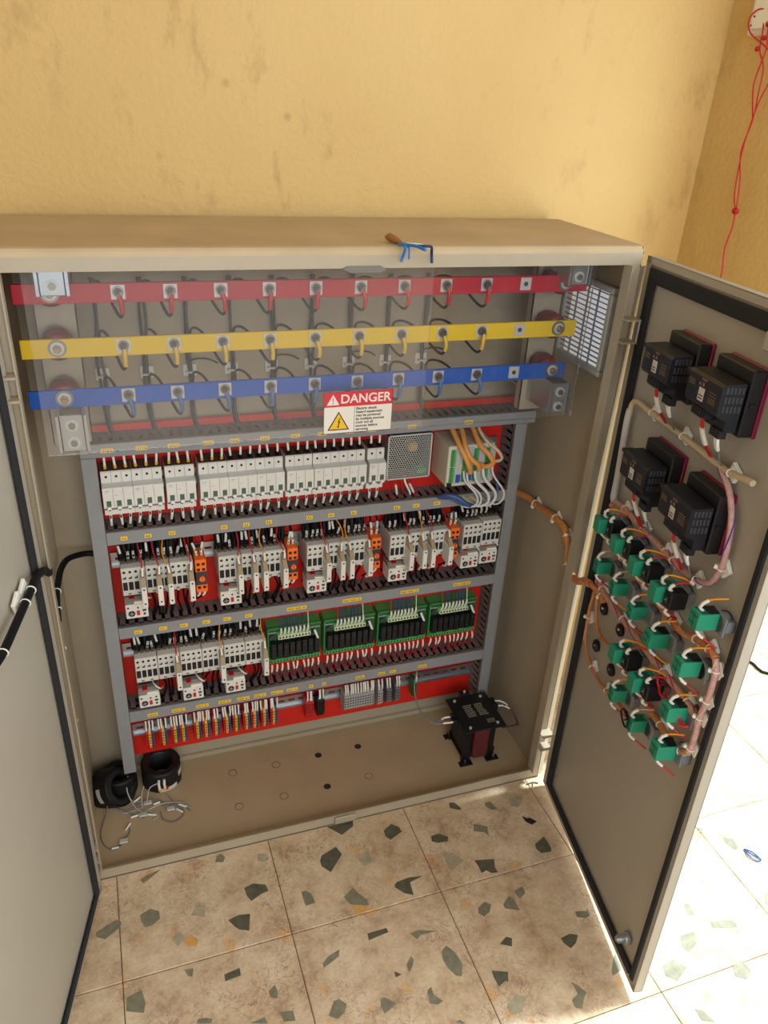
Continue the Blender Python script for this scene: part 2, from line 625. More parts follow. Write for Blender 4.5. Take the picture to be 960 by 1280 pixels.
CHIP = [(1,[(-0.016,-0.114),(0.022,-0.098),(0.031,-0.105),(0.027,-0.116),(0.0,-0.132),(-0.016,-0.122)]),(1,[(0.071,-0.021),(0.082,-0.014),(0.113,-0.007),(0.104,-0.014),(0.086,-0.025),(0.077,-0.03)]),(1,[(0.229,-0.006),(0.238,-0.005),(0.244,-0.015),(0.239,-0.026),(0.222,-0.021)]),(2,[(0.31,-0.026),(0.33,-0.032),(0.331,-0.048),(0.318,-0.049),(0.308,-0.043)]),(0,[(0.27,-0.099),(0.289,-0.094),(0.313,-0.104),(0.316,-0.119),(0.301,-0.122),(0.278,-0.132),(0.272,-0.118)]),(1,[(0.066,-0.1),(0.086,-0.092),(0.102,-0.103),(0.102,-0.119),(0.086,-0.129),(0.074,-0.129),(0.067,-0.114)]),(0,[(0.228,-0.16),(0.249,-0.155),(0.271,-0.159),(0.263,-0.193),(0.246,-0.186),(0.238,-0.177)]),(2,[(0.16,-0.129),(0.172,-0.11),(0.19,-0.114),(0.185,-0.141),(0.172,-0.133)]),(2,[(0.12,-0.167),(0.134,-0.154),(0.144,-0.172),(0.13,-0.186),(0.124,-0.177)]),(3,[(0.142,-0.174),(0.157,-0.172),(0.168,-0.184),(0.162,-0.196),(0.147,-0.192)]),(1,[(0.136,-0.235),(0.152,-0.237),(0.148,-0.252),(0.141,-0.248)]),(0,[(0.204,-0.265),(0.233,-0.261),(0.233,-0.275),(0.204,-0.278)]),(1,[(0.033,-0.256),(0.059,-0.25),(0.064,-0.275),(0.06,-0.292),(0.031,-0.28)]),(1,[(0.276,-0.319),(0.289,-0.31),(0.291,-0.326),(0.288,-0.336),(0.277,-0.33)]),(1,[(0.147,-0.331),(0.161,-0.332),(0.172,-0.337),(0.169,-0.344),(0.146,-0.337)]),(1,[(0.286,-0.36),(0.31,-0.365),(0.31,-0.383),(0.291,-0.378)]),(1,[(0.235,-0.364),(0.26,-0.361),(0.263,-0.373)]),(1,[(0.379,-0.141),(0.389,-0.141),(0.398,-0.151),(0.4,-0.172),(0.38,-0.173)]),(2,[(0.143,-0.039),(0.156,-0.041),(0.159,-0.052),(0.151,-0.054)]),(0,[(0.434,-0.081),(0.441,-0.069),(0.476,-0.056),(0.483,-0.078),(0.449,-0.113),(0.434,-0.094)]),(0,[(0.471,-0.001),(0.498,0.0),(0.532,0.001),(0.527,-0.015),(0.497,-0.03),(0.48,-0.01)]),(0,[(0.589,-0.046),(0.611,-0.033),(0.625,-0.046),(0.627,-0.059),(0.596,-0.072),(0.588,-0.061)]),(2,[(0.513,-0.098),(0.54,-0.083),(0.542,-0.113),(0.52,-0.12)]),(0,[(0.567,-0.18),(0.574,-0.175),(0.6,-0.172),(0.63,-0.177),(0.6,-0.183),(0.597,-0.213),(0.58,-0.203),(0.566,-0.185)]),(1,[(0.459,-0.176),(0.482,-0.162),(0.489,-0.176),(0.502,-0.196),(0.502,-0.209),(0.466,-0.195)]),(3,[(0.47,-0.198),(0.487,-0.203),(0.497,-0.218),(0.472,-0.223)]),(0,[(0.481,-0.265),(0.52,-0.265),(0.521,-0.274),(0.479,-0.279)]),(1,[(0.56,-0.289),(0.578,-0.287),(0.612,-0.299),(0.578,-0.298),(0.57,-0.304)]),(1,[(0.394,-0.288),(0.42,-0.28),(0.415,-0.293),(0.393,-0.302),(0.382,-0.306),(0.382,-0.298)]),(1,[(0.606,-0.34),(0.619,-0.332),(0.631,-0.352),(0.634,-0.375),(0.624,-0.396),(0.614,-0.392),(0.605,-0.374),(0.602,-0.357)]),(1,[(0.532,-0.346),(0.546,-0.332),(0.549,-0.341),(0.54,-0.354),(0.532,-0.36)]),(0,[(0.506,-0.351),(0.517,-0.36),(0.505,-0.362)]),(1,[(0.552,-0.403),(0.561,-0.397),(0.561,-0.413),(0.573,-0.428),(0.561,-0.431),(0.548,-0.425)]),(1,[(0.465,-0.391),(0.472,-0.39),(0.491,-0.407),(0.464,-0.418),(0.462,-0.403)]),(1,[(0.368,-0.392),(0.384,-0.37),(0.394,-0.369),(0.404,-0.382),(0.397,-0.394),(0.382,-0.402)]),(0,[(0.685,-0.089),(0.703,-0.087),(0.721,-0.101),(0.716,-0.111),(0.693,-0.109),(0.682,-0.101)]),(0,[(0.76,-0.014),(0.772,-0.017),(0.781,-0.037),(0.776,-0.04),(0.756,-0.028)]),(1,[(0.84,-0.038),(0.854,-0.037),(0.862,-0.062),(0.848,-0.061),(0.838,-0.047)]),(2,[(0.694,-0.131),(0.715,-0.143),(0.73,-0.168),(0.693,-0.183),(0.692,-0.164)]),(0,[(0.752,-0.173),(0.794,-0.182),(0.787,-0.203),(0.788,-0.214),(0.775,-0.212),(0.766,-0.202),(0.754,-0.206),(0.754,-0.188)]),(1,[(0.79,-0.085),(0.817,-0.1),(0.81,-0.124),(0.804,-0.112),(0.783,-0.103)]),(0,[(0.721,-0.36),(0.739,-0.35),(0.749,-0.356),(0.741,-0.371)]),(0,[(0.682,-0.403),(0.711,-0.414),(0.703,-0.431),(0.698,-0.428),(0.682,-0.434),(0.681,-0.415)]),(1,[(0.581,-0.468),(0.589,-0.467),(0.595,-0.475),(0.591,-0.475)]),(2,[(0.902,-0.04),(0.938,-0.038),(0.93,-0.055),(0.91,-0.071),(0.894,-0.062)]),(0,[(0.899,-0.173),(0.928,-0.161),(0.929,-0.192),(0.924,-0.2),(0.901,-0.197),(0.896,-0.185)]),(1,[(0.8,-0.266),(0.822,-0.259),(0.821,-0.275),(0.804,-0.284)]),(1,[(0.765,-0.286),(0.785,-0.271),(0.792,-0.28),(0.792,-0.307),(0.765,-0.294)]),(1,[(0.712,-0.278),(0.73,-0.269),(0.742,-0.278),(0.73,-0.293),(0.716,-0.298),(0.708,-0.288)]),(1,[(0.899,-0.342),(0.926,-0.348),(0.924,-0.358),(0.913,-0.361),(0.897,-0.353)]),(0,[(0.842,-0.384),(0.864,-0.381),(0.878,-0.388),(0.866,-0.401),(0.85,-0.408),(0.842,-0.393)]),(1,[(0.914,-0.456),(0.928,-0.442),(0.926,-0.455),(0.922,-0.474),(0.899,-0.479),(0.903,-0.469)]),(1,[(0.816,-0.465),(0.825,-0.476),(0.834,-0.491),(0.824,-0.499),(0.81,-0.515),(0.8,-0.51),(0.8,-0.496),(0.817,-0.489)]),(2,[(0.681,-0.47),(0.706,-0.456),(0.722,-0.466),(0.702,-0.488),(0.682,-0.487)]),(1,[(1.322,-0.277),(1.341,-0.286),(1.338,-0.312),(1.325,-0.314),(1.317,-0.295)]),(1,[(1.154,-0.441),(1.207,-0.452),(1.2,-0.468),(1.165,-0.459),(1.149,-0.453)]),(1,[(1.075,-0.449),(1.11,-0.449),(1.097,-0.472),(1.069,-0.484),(1.064,-0.468)]),(1,[(1.002,-0.491),(1.03,-0.486),(1.046,-0.507),(1.012,-0.524),(0.996,-0.509)]),(1,[(1.135,-0.531),(1.16,-0.527),(1.163,-0.549),(1.142,-0.56),(1.125,-0.549)]),(1,[(1.01,-0.576),(1.023,-0.584),(1.03,-0.607),(1.009,-0.597)]),(1,[(1.126,-0.393),(1.136,-0.394),(1.134,-0.419),(1.12,-0.418)]),(1,[(1.283,-0.239),(1.295,-0.244),(1.284,-0.253),(1.279,-0.25)]),(2,[(1.223,-0.408),(1.237,-0.409),(1.227,-0.423),(1.218,-0.418)]),(1,[(1.31,-0.424),(1.321,-0.42),(1.296,-0.447),(1.296,-0.44)])]


def tile_of(x, y):
    dx, dy = x - TO[0], y - TO[1]
    return int(math.floor((dx * ct_ + dy * st_) / TS)), int(math.floor((-dx * st_ + dy * ct_) / TS))


def chip(k, poly):
    cx = sum(p[0] for p in poly) / len(poly); cy = sum(p[1] for p in poly) / len(poly)
    ij = tile_of(cx, cy); t = tiles.get(ij)
    if not t: return
    q = MB(CHIPS[k]); q.prism(poly, -0.004, 0.0004, 'z')
    q.build('stone_chip', t, M=tile_M[ij].inverted())


for k, P in CHIP: chip(k, P)
for n in range(46):      # chips of the same kind where the photograph does not look
    x, y = random.uniform(-.55, 2.1), random.uniform(-1.1, .35)
    if -.12 < x < 1.3 and y > -.62: continue
    a0 = random.uniform(0, 6); R_ = random.uniform(.010, .022)
    chip(random.choice((0, 1, 1, 2, 3)), [(x + R_ * random.uniform(.6, 1.2) * math.cos(a0 + a * PI / 3), y + R_ * random.uniform(.6, 1.2) * math.sin(a0 + a * PI / 3)) for a in range(6)])

# bits lying on the floor
q = MB(BLACK); q.prism([(0, 0), (.006, -.009), (.014, -.010), (.024, -.022), (.011, -.026), (.001, -.014)], 0, .003, 'z')
tag(q.build('plastic_scrap', loc=(.9065, -.0985, .0006)), 'small black plastic scrap on the floor inside the right door', 'scrap')
q = MB(mat('scrap_blue', (10, 80, 150), .3)); q.tube(smooth_path([(0, 0, .002), (.01, -.014, .004), (.016, -.034, .002), (.004, -.033, .002), (-.004, -.02, .003), (0, 0, .002)]), .0016)
q.tube([(0, -.006, .003), (.012, -.03, .004)], .0014)
tag(q.build('wire_scrap', loc=(1.346, -.319, .0006)), 'blue scrap of wire on the sunlit floor of the doorway', 'scrap')
q = MB(DGREY); q.tube([(0, 0, .001), (-.012, .006, .001), (-.03, .004, .001)], .0013); q.tube([(-.012, .006, .001), (-.018, -.006, .001)], .001)
tag(q.build('wire_scrap', loc=(.990, -.020, .0006)), 'dark wire scrap at the cabinet foot by the right hinge', 'scrap')
q = MB(CABLEB); q.tube(smooth_path([(1.80, .26, .004), (1.837, .2182, .004), (1.837, .184, .004), (1.852, .1615, .004), (1.95, .11, .004), (2.1, .10, .004)]), .004)
tag(q.build('floor_cable', loc=(0, 0, 0)), 'thin dark cable lying on the bright floor outside the doorway', 'cable')

# switch box and the red hanging wire on the right wall
sw = thing('switch_box', (XR, .215, 1.612), 'white wall switch box where the red wire starts', 'switch box')
q = MB(mat('switch_white', (222, 216, 204), .4)); q.cbox(-.012, 0, -.055, .03, -.040, .045, .003); q.build('box', sw)
q = MB(PALE); q.cbox(-.017, -.012, -.045, .02, -.030, .036, .002); q.build('front_plate', sw)
q = MB(BLACK)
for a, b in ((.012, .02), (.012, -.01), (-.01, .028), (.016, -.024), (-.02, 0)): q.cyl((-.0178, a, b), (-.0165, a, b), .0018, 8)
q.build('plug_holes', sw)
rw = MB(WRED)
X = 1.306
rp = [(X, .147, 1.12), (X, .148, 1.165), (X, .1557, 1.2075), (X, .1497, 1.2463), (X, .1523, 1.2769)]
rw.tube(smooth_path(rp), .0016)
rw.tube(smooth_path([(X, .1523, 1.2769), (X, .167, 1.3099), (X, .173, 1.3795), (X, .168, 1.4342), (X, .160, 1.470), (X, .150, 1.4938), (X, .144, 1.5257), (X, .175, 1.551), (X, .226, 1.5755), (X, .238, 1.598), (X, .222, 1.612), (1.31, .198, 1.612)]), .0015)
rw.tube(smooth_path([(X + .002, .1523, 1.2769), (X, .160, 1.33), (X, .176, 1.38), (X, .166, 1.4342), (X, .168, 1.4738), (X, .172, 1.52), (X, .192, 1.548), (X, .196, 1.58), (1.31, .205, 1.596)]), .0015)
rw.tube(smooth_path([(X + .002, .168, 1.4342), (X, .180, 1.47), (X, .186, 1.5), (X, .176, 1.55), (X, .182, 1.57), (1.31, .190, 1.60)]), .0015)
for c_, r_ in (((X, .1523, 1.2769), .006), ((X, .199, 1.550), .0035), ((X, .186, 1.588), .004), ((X, .188, 1.567), .003)):
    for t_ in range(3):
        u = Matrix.Translation(c_) @ Matrix.Rotation(t_ * 1.1, 4, 'X') @ Matrix.Rotation(t_ * .9 + .4, 4, 'Y')
        rw.tube([(r_ * math.cos(a * PI / 4), r_ * math.sin(a * PI / 4), 0) for a in range(8)], .0016, closed=True, M=u)
tag(rw.build('hanging_wire'), 'knotted red wire hanging down the yellow wall from the switch', 'wire')

# ---------------------------------------------------------------- the cabinet
cab = thing('electrical_cabinet', (0.5, 0.14, 0), 'large open beige steel control cabinet with two open doors', 'cabinet')
def cpart(name, mb, label=None): return mb.build(name, cab, loc=(-.5, -.14, 0), label=label)
CX0, CX1, CT, CD = -.0135, 1.0, 1.24, .287
q = MB(PAINT); q.box(CX0, CX1, CD, CD + .0025, 0, CT - .002); cpart('back_panel', q)
q = MB(PAINT); q.box(CX0, CX0 + .002, 0, CD, 0, CT - .002); cpart('side_panel', q)
q = MB(PAINT)       # right side panel, cut out for the ventilation grille
GY0, GY1, GZ0, GZ1 = .050, .196, 1.004, 1.152
for a, b, c_, d in ((0, GY0, 0, CT - .002), (GY1, CD, 0, CT - .002), (GY0, GY1, 0, GZ0), (GY0, GY1, GZ1, CT - .002)): q.box(CX1 - .002, CX1, a, b, c_, d)
cpart('side_panel', q)
q = MB(DUSTY)
q.prism([(CD + .0025, CT), (.010, CT), (.004, CT - .0015), (.001, CT - .005), (0, CT - .010), (0, CT - .014), (.002, CT - .014), (.004, CT - .008), (.010, CT - .003), (CD + .0025, CT - .003)], CX0, CX1)
cpart('top_panel', q, 'dusty brown film on beige sheet')
q = MB(PAINT)
q.prism([(0, CT - .012), (-.0005, 1.209), (.028, 1.209), (.028, 1.212), (.003, 1.212), (.003, CT - .012)], CX0, CX1)
cpart('top_lip', q)
q = MB(mat('keeper_grey', (112, 108, 100), .5)); q.prism([(.470, 1.209), (.478, 1.2125), (.530, 1.2125), (.540, 1.207), (.528, 1.203), (.482, 1.203)], -.004, -.0012, 'y'); cpart('latch_keeper', q)
q = MB(DUSTF); q.box(CX0, CX1, 0.0, CD, .002, .0045)
cpart('floor_panel', q)
for (x, y, open_) in ((.607, .2085, 1), (.505, .2066, 1), (.604, .1096, 0), (.5004, .1062, 1), (.3997, .2042, 0), (.2968, .2074, 0), (.2945, .105, 0), (.3977, .1062, 0)):
    q = MB(PAINT)
    if open_:
        q.m(mat('hole_dark', (46, 34, 26), .8)); q.cyl((x, y, .0044), (x, y, .0048), .0088, 20)
        q.m(PAINT); q.tube([(x + .0092 * math.cos(a * PI / 10), y + .0092 * math.sin(a * PI / 10), .0046) for a in range(20)], .0008, 4, closed=True)
    else:
        q.m(mat('knockout_rim', (120, 102, 82), .7)); q.tube([(x + .0095 * math.cos(a * PI / 10), y + .0095 * math.sin(a * PI / 10), .0044) for a in range(20)], .0010, 4, closed=True)
        q.m(DUSTF); q.cyl((x, y, .0044), (x, y, .0052), .0078, 20)
    cpart('cable_knockout', q)
q = MB(PAINT); q.prism([(0, 0), (0, .030), (.004, .030), (.004, .028), (.002, .028), (.002, 0)], CX0, CX1); q.prism([(0, .028), (-.004, .034), (-.0025, .034), (.002, .028)], 0, .976)
cpart('bottom_lip', q)
q = MB(PAINT); q.cbox(.488, .536, -.006, -.001, .008, .026, .001); cpart('latch_keeper', q)
for x0, x1, xl in ((CX0, 0, 0), (.976, CX1, .974)):
    q = MB(PAINT); q.box(x0, x1, 0, .0025, .03, 1.209); q.box(xl, xl + .0022, -.012, .012, .03, 1.209); cpart('side_flange', q)
q = MB(PAINT); q.prism([(.998, -.0015), (1.0195, .0135), (1.0185, .0150), (.997, .0005)], .004, 1.205, 'z'); cpart('added_sun_strip', q)  # slanted strip added to catch the sun as a bright line at the hinge
# back wall foot strip under the mounting plate
q = MB(PAINT); q.box(.07, .97, .279, .2865, .004, .016); cpart('rear_lip', q)
# hole in the left side wall where the cable passes, little studs
q = MB(PALE)
for y, z in ((.105, .742), (.115, .33), (.125, .50), (.06, .32)): q.cyl((CX0 + .002, y, z), (CX0 + .006, y, z), .003, 8)
cpart('panel_stud', q)


def door(name_label, Oo, Dv, Zv, mirror, W_, H_):
    """door leaf in its own frame: x from the hinge edge to the free edge, z up, the inner face at y=0"""
    Dv = Vector(Dv).normalized(); Zv = Vector(Zv).normalized(); Nv = Zv.cross(Dv)
    M = Matrix(((Dv.x, Nv.x, Zv.x, Oo[0]), (Dv.y, Nv.y, Zv.y, Oo[1]), (Dv.z, Nv.z, Zv.z, Oo[2]), (0, 0, 0, 1)))
    s = -1 if mirror else 1           # which way the outside lies
    q = MB(DOORP)
    q.box(0, W_, *sorted((s * .0155, s * .0175)), 0, H_)
    q.box(0, .0015, *sorted((0, s * .0175)), 0, H_); q.box(W_ - .0015, W_, *sorted((0, s * .0175)), 0, H_)
    q.box(0, W_, *sorted((0, s * .0175)), 0, .0015); q.box(0, W_, *sorted((0, s * .0175)), H_ - .0015, H_)
    # folded rim
    q.box(0, .016, *sorted((0, s * .0015)), 0, H_); q.box(W_ - .012, W_, *sorted((0, s * .0015)), 0, H_)
    q.box(0, W_, *sorted((0, s * .0015)), 0, .016); q.box(0, W_, *sorted((0, s * .0015)), H_ - .012, H_)
    # inner sheet
    q.box(.012, W_ - .010, *sorted((s * .0035, s * .006)), .012, H_ - .010)
    leaf = q.build('door_leaf', cab)
    leaf.matrix_local = Matrix.Translation((-.5, -.14, 0)) @ M
    return leaf, M


HD = 1.21
leafR, MR = door('right', (0.9975, -0.0272, 0.0132), (-0.1887, -0.9814, 0.034), (0.017, 0.0314, 0.9994), False, .5133, HD)
leafL, ML = door('left', (-0.0017, -0.0258, 0.013), (-0.2277, -0.9736, 0.0145), (-0.0083, 0.0168, 0.9998), True, .50, HD)
leafR['label'] = 'door leaf with meters and push button blocks'
leafL['label'] = 'plain door leaf with a black cable'


def strip(parent, mb_m, x0, x1, z0, z1, y0, y1, name):
    q = MB(mb_m); q.cbox(x0, x1, y0, y1, z0, z1, .0012); return q.build(name, parent)


for leaf, s, W_ in ((leafR, -1, .5133), (leafL, 1, .50)):
    y0, y1 = sorted((0, s * .0035)) if s > 0 else (-.0035, .001)
    if s > 0: y0, y1 = -.001, .0035
    a, b = (.022, .047) if leaf is leafR else (.024, .044)
    strip(leaf, GASKET, a, b, .016, HD - .016, y0, y1, 'gasket')
    strip(leaf, GASKET, W_ - .021, W_ - .009, .016, HD - .016, y0, y1, 'gasket')
    strip(leaf, GASKET, b, W_ - .024, .016, .034, y0, y1, 'gasket')
    strip(leaf, GASKET, b, W_ - .024, HD - .040, HD - .016, y0, y1, 'gasket')
# door lock parts on the right leaf
q = MB(ZINC); q.cyl((.457, -.001, .072), (.457, -.006, .072), .0125, 20); q.cyl((.457, -.006, .072), (.457, -.020, .072), .008, 16); q.cyl((.457, -.020, .072), (.457, -.024, .072), .005, 6)
q.build('door_lock', leafR, label='round metal latch')
q = MB(LGREY); q.cbox(.398, .436, -.018, .002, 1.150, 1.180, .004); q.build('door_lock', leafR, label='grey latch housing')
# hinges
for z in (1.10, .135):
    q = MB(PAINT)
    for dz in (-.020, .020): q.box(.975, 1.004, -.026, .004, z + dz - .0015, z + dz + .0015)
    q.m(ZINC); q.cyl((1.003, -.024, z - .018), (1.003, -.024, z + .018), .0026, 10)
    cpart('hinge', q)
for z in (1.055, .10):
    q = MB(PAINT)
    for dz in (-.017, .017): q.box(-.022, .001, -.024, .004, z + dz - .0018, z + dz + .0018)
    q.m(STEEL); q.cyl((-.018, -.022, z - .016), (-.018, -.022, z + .016), .003, 10)
    cpart('hinge', q)

# ventilation grille in the right side wall
vg = thing('ventilation_grille', (CX1 - .003, .123, 1.078), 'white slatted ventilation grille high in the right cabinet wall', 'vent')
q = MB(LGREY)
for a, b, c_, d in ((-.0825, .0825, -.0825, -.071), (-.0825, .0825, .071, .0825), (-.0825, -.070, -.071, .071), (.070, .0825, -.071, .071)): q.cbox(-.014, 0, a, b, c_, d, .002)
q.build('grille_frame', vg)
sl = MB(mat('slat_grey', (120, 124, 134), .5)); sl.box(-.010, -.001, -.070, .070, -.0011, .0011, M=Matrix.Rotation(.35, 4, 'Y')); slm = sl.mesh('slat')
for i in range(15): link('slat', slm, vg, loc=(0, 0, -.064 + i * .00915))
q = MB(mat('slat_grey', (120, 124, 134), .5))
for y in (-.035, 0, .035): q.box(-.011, -.008, y - .0011, y + .0011, -.071, .071)
q.build('grille_rib', vg)
FILT = bpy.data.materials.new('filter_translucent'); FILT.use_nodes = True
_nt = FILT.node_tree; _nt.nodes.remove(_nt.nodes['Principled BSDF'])
_t = node(_nt, 'ShaderNodeBsdfTranslucent'); _t.inputs[0].default_value = (.86, .9, .97, 1)
_d = node(_nt, 'ShaderNodeBsdfDiffuse'); _d.inputs[0].default_value = (.85, .88, .92, 1)
_x = node(_nt, 'ShaderNodeMixShader'); _x.inputs[0].default_value = .25
_nt.links.new(_t.outputs[0], _x.inputs[1]); _nt.links.new(_d.outputs[0], _x.inputs[2]); _nt.links.new(_x.outputs[0], _nt.nodes['Material Output'].inputs['Surface'])
q = MB(FILT); q.box(.004, .006, -.073, .073, -.074, .074); q.build('filter_mat', vg)

# brush and wire scraps on the cabinet top
br = thing('wire_brush', (.565, .0, CT), 'small brown-handled brush with blue wire scraps on the cabinet top', 'brush')
q = MB(mat('handle_brown', (150, 100, 48), .5)); q.tube([(-.012, .046, .007), (-.010, .036, .008), (-.004, .022, .006), (0, .012, .004)], [.003, .0065, .0055, .003], 8); q.build('handle', br)
q = MB(STEEL); q.tube([(0, .014, .004), (.012, -.010, .003), (.018, -.03, .003)], .0016); q.build('shaft', br)
q = MB(mat('wire_sky', (20, 120, 190), .4))
q.tube(smooth_path([(-.006, .004, .003), (0, -.012, .005), (.010, -.030, .006), (.016, -.050, .004)]), .0026)
q.tube(smooth_path([(-.002, -.004, .004), (-.004, -.020, .002), (-.004, -.012, -.012), (-.006, -.012, -.020)]), .0022)
q.tube(smooth_path([(0, -.006, .004), (.004, -.014, .0), (.006, -.012, -.016)]), .0014)
q.m(mat('wire_navy', (20, 40, 84), .4))
q.tube(smooth_path([(.012, -.022, .005), (.024, -.030, .006), (.036, -.024, .004), (.042, -.012, -.006), (.044, -.012, -.022)]), .0022)
q.m(PALE); q.tube([(.002, -.004, .005), (.014, -.012, .006), (.026, -.016, .005)], .0018)
q.m(WRED); q.tube([(.006, .004, .004), (.020, -.008, .006)], .0008)
q.build('wire_scrap', br)

# ---------------------------------------------------------------- mounting plate, rails, ducts
PY = .265
q = MB(RED); q.cbox(.060, .955, PY, PY + .003, .064, .881, .001)
plate = tag(q.build('mounting_plate'), 'red painted mounting plate inside the cabinet', 'plate')
DPAINT = DUCT


def din_rail(x0, x1, z, label):
    t = thing('din_rail', (x0, PY, z), label, 'rail', 'din rails on the red plate')
    L_ = x1 - x0
    q = MB(ZINC)
    q.box(0, L_, -.0075, -.0065, .0135, .0175); q.box(0, L_, -.0075, -.0065, -.0175, -.0135)
    q.box(0, L_, -.0075, 0, .0125, .0135); q.box(0, L_, -.0075, 0, -.0135, -.0125); q.box(0, L_, -.001, 0, -.0125, .0125)
    q.build('rail_profile', t)
    q = MB(mat('slot_red', (120, 20, 18), .6))
    n = int(L_ / .025)
    for i in range(n): q.cbox(.008 + i * .025, .023 + i * .025, -.0014, -.0009, -.003, .003, .0002)
    q.build('rail_slots', t)
    return t


din_rail(.088, .660, .766, 'zinc rail behind the row of white circuit breakers')
din_rail(.086, .915, .596, 'zinc rail behind the upper contactor row')
din_rail(.086, .380, .372, 'zinc rail behind the lower contactor row')
din_rail(.086, .922, .146, 'zinc rail carrying the terminal blocks at the bottom')


def duct(name_label, p0, p1, horizontal=True):
    (x0, x1), (z0, z1) = (p0, p1)
    t = thing('cable_duct', (x0, PY, z0), name_label, 'cable duct', 'grey slotted cable ducts')
    L_, W_ = x1 - x0, z1 - z0
    q = MB(DUCT); q.cbox(0, L_, -.0605, -.056, 0, W_, .0008); q.build('cover', t)
    q = MB(DUCT2); q.box(.001, L_ - .001, -.0025, 0, .001, W_ - .001)
    run = L_ if horizontal else W_
    n = int(run / .0178)
    for i in range(n):
        a = .004 + i * .0178
        for s in (0, 1):
            if horizontal:
                w0 = .0004 if s == 0 else W_ - .0020
                q.box(a, a + .0108, -.050, -.0025, w0, w0 + .0016)
                q.box(a - .0035, a, -.016, -.0025, w0, w0 + .0016)
            else:
                w0 = .0004 if s == 0 else L_ - .0020
                q.box(w0, w0 + .0016, -.050, -.0025, a, a + .0108)
                q.box(w0, w0 + .0016, -.016, -.0025, a - .0035, a)
    for s in (0, 1):
        if horizontal:
            w0 = .0004 if s == 0 else W_ - .0020
            q.box(0, L_, -.057, -.046, w0, w0 + .0016)
        else:
            w0 = .0004 if s == 0 else L_ - .0020
            q.box(w0, w0 + .0016, -.057, -.046, 0, W_)
    if horizontal: q.box(0, .0015, -.057, 0, 0, W_); q.box(L_ - .0015, L_, -.057, 0, 0, W_)
    else: q.box(0, L_, -.057, 0, 0, .0015)
    q.build('slotted_body', t)
    q = MB(CABLEB)
    for k in range(5):
        yy = -.012 - .008 * k
        c_ = (W_ if horizontal else L_) / 2
        pts = [((run * i / 14) if horizontal else c_ + rnd(.005), yy + rnd(.004), c_ + rnd(.006) if horizontal else run * i / 14) for i in range(15)]
        q.tube(smooth_path([(max(.004, min(run - .004, p[0])), p[1], p[2]) if horizontal else (p[0], p[1], max(.004, min(run - .004, p[2]))) for p in pts], 2), .0042, 5)
    o = q.build('cable_bundle', t); o['kind'] = 'stuff'
    return t


DZ = {1: (.843, .869), 2: (.661, .688), 3: (.4405, .467), 4: (.218, .246)}
D1 = duct('topmost grey slotted duct under the blue busbar', (.058, .966), DZ[1])
D2 = duct('grey slotted duct under the white circuit breakers', (.0845, .9215), DZ[2])
D3 = duct('grey slotted duct above the green relay boards', (.0845, .9215), DZ[3])
D4 = duct('lowest horizontal grey slotted duct above the terminals', (.0845, .9215), DZ[4])
DL = duct('left upright grey slotted duct reaching down to the round transformers', (.058, .084), (.072, .8425), False)
DR = duct('right upright grey slotted duct beside the control unit', (.922, .946), (.085, .8425), False)


def strip_label(t, xw, w, dz=0.0, dark=True):
    z = t.location.z; h = .0088
    zc = (.013 + dz)
    q = MB(LABELY); x = xw - t.location.x
    q.cbox(x - w / 2, x + w / 2, -.0613, -.0604, zc - h / 2, zc + h / 2, .0002)
    q.m(INK)
    n = max(2, int(w / .0042)); a = x - w / 2 + .0028
    for i in range(n - 1):
        if n > 5 and i % 4 == 3: continue
        hh = random.choice((.0030, .0036, .0024))
        q.box(a + i * .0042, a + i * .0042 + .0026, -.0616, -.0612, zc - hh / 2, zc - hh / 2 + .0011)
        q.box(a + i * .0042 + .0006, a + i * .0042 + .0016, -.0616, -.0612, zc - hh / 2, zc + hh / 2)
    q.build('label_strip', t)


for x in (.1048, .1636, .2197, .2817, .3303, .3876, .4462, .4999, .5549, .601, .6855, .8102): strip_label(D1, x, .021 if x < .3 else .018)
for x in (.1156, .1595, .204, .3036, .3476, .3925, .4763, .5218, .5698, .6651, .7087, .7566, .834): strip_label(D2, x, .013 if x < .6 else .015)
for x in (.1219, .1707, .2124, .2579, .301, .3464): strip_label(D3, x, .016)
for x in (.4501, .5745, .7101, .8388): strip_label(D3, x, .044, .001)
for x, w in ((.1321, .022), (.1862, .029), (.2378, .028), (.2869, .028), (.328, .028), (.366, .028), (.4045, .028), (.440, .026), (.4844, .010), (.5149, .009), (.6022, .022), (.6557, .017), (.6838, .016), (.7595, .022)): strip_label(D4, x, w, -.001)

# ---------------------------------------------------------------- circuit breakers
HOLE = mat('hole_black', (26, 22, 20), .7)
FADE = mat('print_grey', (150, 146, 138), .6)


